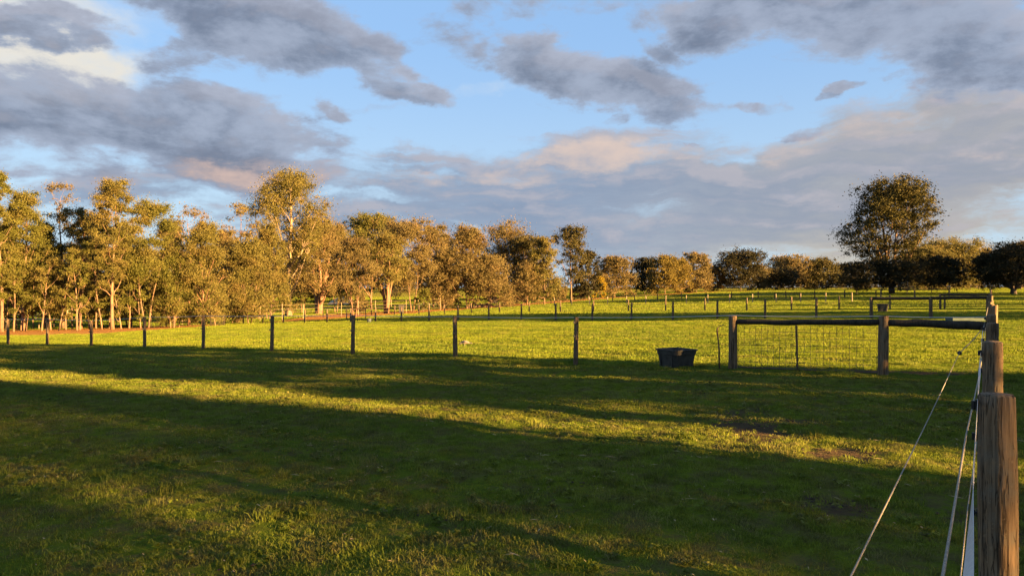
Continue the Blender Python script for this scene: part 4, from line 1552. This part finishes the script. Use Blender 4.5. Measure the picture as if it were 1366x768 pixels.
T(598, 145, 318, 16, 'round', 'leaf_dark', 'bark_dark', 'small dark treetop in the dip of the skyline', group=G1)
T(624, 112, 303, 40, 'bushy', 'leaf_brown', 'bark_gum', 'tawny gum with its stem base beside the log heap', group=G1, cb=0.2, stems=2)
T(674, 128, 298, 42, 'open', 'leaf_brown', 'bark_dark', 'open domed gum with dark bare limbs showing against the sky', group=G1, cb=0.45, lobes=11)
T(655, 112, 340, 36, 'bushy', 'leaf_brown', 'bark_gum', 'low bushy gum with pale twigs behind the dark board', group=G1)
T(703, 124, 316, 30, 'gum', 'leaf_mid', 'bark_red', 'dark hearted gum with a red trunk left of the drooping one', group=G1, cb=0.32)
T(726, 119, 318, 26, 'bushy', 'leaf_gum', 'bark_gum', 'dense drooping olive gum with a thin tail of leaves', group=G1)
T(762, 136, 300, 25, 'tall', 'leaf_mid', 'bark_gum', 'tall ragged gum standing apart just left of centre right', group=G1, cb=0.30, lobes=11, dens=0.7)
T(785, 142, 334, 22, 'low', 'leaf_dark', 'bark_dark', 'dark bushy tree at the foot of the tall ragged gum', group=G1)
T(820, 150, 343, 34, 'dome', 'leaf_brown', 'bark_gum', 'round orange-brown tree at the end of the gum wood', group=G1)
T(800, 143, 368, 11, 'low', 'leaf_yellow', 'bark_dark', 'small bright yellow wattle bush under the orange-brown tree', 'bush', 'wattle_bush')
for i, (px, Y, yt, hw, lab) in enumerate([(480, 96, 392, 14, 'low shrub beside the dark open frame'), (565, 100, 385, 14, 'green shrub on the slope behind the leaning gum'),
                                          (595, 118, 372, 22, 'dull shrub filling the gap below the small dark treetop'), (745, 135, 378, 16, 'low shrub between the drooping gum and tall ragged gum'),
                                          (770, 146, 382, 14, 'pinkish brown shrub under the tall ragged gum'), (690, 130, 372, 18, 'scrubby shrub behind the red trunk of the dark gum')]):
    T(px, Y, yt, hw, 'low', ['leaf_brown', 'leaf_green', 'leaf_mid', 'leaf_brown', 'leaf_brown', 'leaf_mid'][i], 'bark_dark', lab, 'shrub', 'shrub', 'shrubs under the gum trees')
for px, Y, yt, hw, lf, lab in [(22, 63, 385, 26, 'leaf_green', 'feathery low growth under the broad rounded gum'), (72, 66, 380, 24, 'leaf_gum', 'feathery low growth under the sparse flat-topped gum'),
                               (122, 64, 384, 24, 'leaf_gum', 'feathery low growth just left of the tall slim trunk'), (176, 64, 378, 26, 'leaf_gum', 'feathery low growth between the two dark feet and the slim trunk'),
                               (222, 65, 376, 28, 'leaf_green', 'feathery low growth left of the fifth fence post'), (310, 74, 384, 26, 'leaf_brown', 'feathery low growth under the bronze bushy gum'),
                               (362, 84, 380, 24, 'leaf_gum', 'feathery low growth left of the cream trunk')]:
    T(px, Y, yt - 18, hw, 'low', lf, 'bark_gum', lab, 'shrub', 'shrub', 'shrubs under the gum trees', dens=0.5, cb=0.16)
# saplings in the left strip
SG = 'thin gum saplings among the left trees'
for i, (px, Y, yt, hw, ln, lab) in enumerate([
        (18, 57, 345, 18, 0.03, 'thin sapling with red lower stem behind the first fence post'), (34, 58.5, 352, 16, 0.16, 'sapling leaning right between the first two fence posts'),
        (28, 60, 330, 18, 0.05, 'taller upright sapling left of the leaning one near the left edge'), (55, 57, 340, 20, 0.14, 'curved pale sapling just left of the second fence post'),
        (68, 60, 362, 15, -0.08, 'small sapling right of the second fence post'), (88, 60, 348, 16, -0.06, 'pale sapling midway between the second and third fence posts'),
        (103, 56, 332, 20, -0.05, 'forked orange sapling left of the third fence post'), (106, 58, 352, 16, 0.12, 'sapling leaning away to the right beside the forked orange one'),
        (137, 58, 322, 18, -0.16, 'long sapling leaning left right of the third fence post'), (128, 62, 350, 18, 0.02, 'upright sapling above the third fence post'),
        (172, 60, 345, 20, 0.05, 'leafy sapling left of the fourth fence post'), (212, 62, 352, 20, 0.3, 'strongly leaning branch-like sapling right of the fourth fence post'),
        (345, 84, 372, 16, 0.08, 'thin leaning sapling right of the golden bushy gum')]):
    T(px, Y, yt, hw, 'sapling', 'leaf_gum' if i % 2 else 'leaf_green', 'bark_gum', lab, 'sapling', 'gum_sapling', SG, lean=ln, trunk_r=0.085, seed=300 + i)

for px, Y, yt, hw, lf, lab in [(60, 63, 300, 36, 'leaf_green', 'bushy green gum between the broad rounded and the sparse flat-topped gums'),
                           (128, 66, 292, 34, 'leaf_gum', 'leafy gum close behind the tall slim one, on its left'), (172, 68, 300, 36, 'leaf_gum', 'shaded gum filling the gap left of the wide crowned gum'),
                           (226, 72, 296, 34, 'leaf_brown', 'bronze leafy gum right behind the wide crowned gum'), (358, 84, 300, 34, 'leaf_gum', 'leafy gum under the left side of the tallest gum'),
                           (404, 104, 318, 30, 'leaf_mid', 'shady gum just right of the cream trunk'), (448, 104, 302, 34, 'leaf_gum', 'leafy gum between the forked gum and the dark round-topped one'),
                           (590, 112, 335, 30, 'leaf_brown', 'low tawny gum under the dip in the skyline'), (700, 118, 350, 26, 'leaf_brown', 'low bronze gum before the dark hearted one'),
                           (8, 66, 300, 40, 'leaf_gum', 'leafy gum behind the leftmost trunks')]:
    T(px, Y, yt, hw, 'bushy', lf, 'bark_gum', lab, group=G1, cb=0.12, stems=2 if px % 3 else 1)

for i, (px, Y, yt, hw, ln, lab) in enumerate([
        (8, 60, 330, 18, 0.10, 'sapling just right of the leftmost trunk'), (45, 62, 335, 16, -0.05, 'slim sapling between the broad rounded gum and the curved pale sapling'),
        (78, 57.5, 352, 16, 0.22, 'sapling leaning right just past the second fence post'), (96, 62, 340, 15, 0.0, 'straight slim sapling beside the forked orange one, on its left'),
        (120, 59, 356, 15, -0.2, 'sapling crossing in front of the third fence post top'), (145, 62, 345, 15, 0.15, 'slim sapling by the tall slim gum, leaning right'),
        (162, 58.5, 358, 16, -0.18, 'slim sapling leaning towards the tall slim gum from the right'), (188, 60, 362, 17, -0.1, 'sapling directly above the fourth fence post'),
        (238, 63, 366, 18, 0.25, 'low leaning sapling midway between the fourth and fifth fence posts'), (288, 67, 368, 18, -0.25, 'low leaning sapling right of the fifth fence post')]):
    T(px, Y, yt, hw, 'sapling', 'leaf_green' if i % 2 else 'leaf_gum', 'bark_gum', lab, 'sapling', 'gum_sapling', SG, lean=ln, trunk_r=0.07, seed=400 + i, cb=0.15)

# trees beyond, filling the gaps of the wood
for i, (px, Y, yt, hw) in enumerate([(-20, 120, 330, 60), (50, 125, 332, 50), (125, 130, 326, 50), (190, 128, 335, 45), (255, 135, 334, 50), (320, 140, 338, 45),
                                     (388, 175, 352, 30), (440, 185, 350, 38), (520, 165, 340, 40), (580, 170, 345, 34), (640, 175, 342, 40), (700, 180, 346, 36)]):
    labs = ['dark tree far behind the leftmost gums', 'dark tree glimpsed behind the broad rounded gum', 'dark tree behind the tall slim gum', 'dark tree behind the wide crowned gum',
            'dark tree behind the dense low-branching gum', 'dark tree behind the bronze bushy gum', 'dark tree seen right of the cream trunk', 'dark tree behind the sand heap and forked gum',
            'dark tree behind the red leaning stems', 'dark tree behind the bronze arching gum', 'dark tree behind the low bushy gum and log heap', 'dark tree behind the dark hearted gum']
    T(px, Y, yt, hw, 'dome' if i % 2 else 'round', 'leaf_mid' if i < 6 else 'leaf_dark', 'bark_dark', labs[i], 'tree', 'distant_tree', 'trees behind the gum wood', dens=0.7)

# middle and right distance
FG = 'far trees along the field edge'
T(860, 176, 343, 19, 'low', 'leaf_dark', 'bark_dark', 'narrow dark tree between the orange-brown and golden trees', name='field_tree', group=FG)
T(887, 168, 343, 23, 'bushy', 'leaf_gold', 'bark_gum', 'bright golden tree with feathery upright twigs', name='field_tree', group=FG, lobes=22)
T(908, 170, 347, 20, 'bushy', 'leaf_gold', 'bark_gum', 'slightly lower golden tree joined to the feathery one on its right', name='field_tree', group=FG, lobes=20)
T(929, 178, 340, 22, 'low', 'leaf_brown', 'bark_dark', 'pale bronze tree rising behind the golden pair', name='field_tree', group=FG)
T(950, 186, 354, 16, 'low', 'leaf_brown', 'bark_dark', 'small orange-brown tree left of the broad dark dome tree', name='field_tree', group=FG)
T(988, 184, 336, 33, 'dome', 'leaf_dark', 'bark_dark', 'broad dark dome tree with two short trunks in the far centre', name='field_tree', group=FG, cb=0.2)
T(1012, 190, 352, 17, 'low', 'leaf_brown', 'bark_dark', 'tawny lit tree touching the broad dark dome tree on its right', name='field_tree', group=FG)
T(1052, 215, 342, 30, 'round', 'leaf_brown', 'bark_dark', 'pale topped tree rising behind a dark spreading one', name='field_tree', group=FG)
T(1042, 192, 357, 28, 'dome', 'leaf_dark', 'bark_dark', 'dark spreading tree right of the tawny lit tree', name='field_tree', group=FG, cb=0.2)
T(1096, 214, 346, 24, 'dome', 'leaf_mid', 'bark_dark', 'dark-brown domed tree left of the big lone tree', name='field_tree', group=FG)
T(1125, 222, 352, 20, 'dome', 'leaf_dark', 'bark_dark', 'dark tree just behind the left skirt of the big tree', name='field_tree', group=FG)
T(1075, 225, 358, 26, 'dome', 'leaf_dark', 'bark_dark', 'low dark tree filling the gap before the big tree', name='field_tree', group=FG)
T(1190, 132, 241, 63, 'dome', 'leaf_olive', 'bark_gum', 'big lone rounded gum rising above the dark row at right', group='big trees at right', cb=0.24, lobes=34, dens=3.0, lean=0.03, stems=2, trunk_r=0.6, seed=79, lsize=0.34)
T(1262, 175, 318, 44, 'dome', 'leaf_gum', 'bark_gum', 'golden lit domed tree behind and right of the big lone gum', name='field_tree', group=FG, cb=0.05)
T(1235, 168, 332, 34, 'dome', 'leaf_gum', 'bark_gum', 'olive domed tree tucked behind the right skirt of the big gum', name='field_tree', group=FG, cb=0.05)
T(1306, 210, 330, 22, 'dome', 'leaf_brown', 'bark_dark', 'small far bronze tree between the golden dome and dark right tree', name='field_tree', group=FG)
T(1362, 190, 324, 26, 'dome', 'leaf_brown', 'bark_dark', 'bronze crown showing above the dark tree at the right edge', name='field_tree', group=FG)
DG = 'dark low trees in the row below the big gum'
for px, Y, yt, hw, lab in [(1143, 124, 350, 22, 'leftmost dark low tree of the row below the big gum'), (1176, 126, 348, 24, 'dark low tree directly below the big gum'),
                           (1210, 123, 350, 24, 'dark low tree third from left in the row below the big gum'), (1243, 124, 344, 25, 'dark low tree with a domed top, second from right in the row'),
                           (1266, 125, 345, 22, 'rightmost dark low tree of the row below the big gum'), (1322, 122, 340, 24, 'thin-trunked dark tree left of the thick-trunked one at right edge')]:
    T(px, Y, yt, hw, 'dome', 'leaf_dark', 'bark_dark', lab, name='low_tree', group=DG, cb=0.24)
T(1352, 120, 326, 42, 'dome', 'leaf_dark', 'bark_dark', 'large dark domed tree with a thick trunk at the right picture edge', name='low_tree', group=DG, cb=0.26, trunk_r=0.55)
# far tree belt closing the horizon
for i, px in enumerate(range(-80, 1500, 62)):
    T(px, 330 + (i * 37) % 60, 360 + (i * 29) % 9, 42, 'dome', 'leaf_mid', 'bark_dark', 'far dark tree of the belt along the horizon', name='horizon_tree', group='tree belt on the horizon', dens=0.5, cb=0.05, lobes=14)

# ------------------------------------------------------------------ windbreak trees to the right of the view (they shade the paddocks)
WG = 'windbreak trees right of the paddocks'


def wb(u, v, w, h, style='hedge', dens=0.8, leaf='leaf_dark', cb=0.04, ls=0.3, lobes=None):
    T(0, 100, 0, 0, style, leaf, 'bark_dark', 'dense windbreak tree beyond the right hand fence, throwing its shadow over the grass', name='windbreak_tree', group=WG,
      xy=uv2xy(u, v), height=h, width=w, dens=dens, cb=cb, lsize=ls, seed=int(u * 31 + h * 7 + 500) & 0xffff, lobes=lobes)


# sparse tall trees far to the right: they filter the sun over the nearest grass
wb(7.6, -60, 1.35, 17.6, dens=0.8, leaf='leaf_mid', ls=0.25)
wb(7.3, -65, 1.2, 18.0, dens=0.4, leaf='leaf_mid', ls=0.25)
for k in range(6):
    wb(4.0 - 4.5 * k, -60 + 0.3 * (k % 2), 2.3, 17.5 + (k * 37 % 10) * 0.1, dens=0.66, leaf='leaf_mid', ls=0.22)
    wb(1.9 - 4.5 * k, -65, 2.3, 18.0, dens=0.36, leaf='leaf_mid', ls=0.22)
wb(7.38, -17.5, 0.55, 9.8, dens=1.5, ls=0.25)
# a dense clipped windbreak near the fence: the dark band in front of the front fence
for k, (u_, h_) in enumerate([(11.3, 10.2), (14.2, 10.6), (17.0, 10.4)]):
    wb(u_, -18 - 0.1 * k, 1.5, h_, dens=1.7, ls=0.25)
for u_, v_, w_, h_ in [(49.5, -42, 3.0, 14), (54.5, -43, 3.0, 17), (59.7, -42, 3.0, 15.0), (70, -52, 2.2, 12.0), (79, -50, 1.6, 11.0), (86, -52, 2.4, 12.5),
                       (93, -52, 1.4, 12.0), (105, -55, 3.6, 17.5), (111, -54, 3.6, 19.0), (117, -56, 3.4, 18.5), (130, -50, 5.0, 17.5), (139, -50, 5.0, 18.0),
                       (148, -50, 5.0, 17.5), (158, -52, 5.0, 17.0)]:
    wb(u_, v_, w_, h_, dens=1.0)
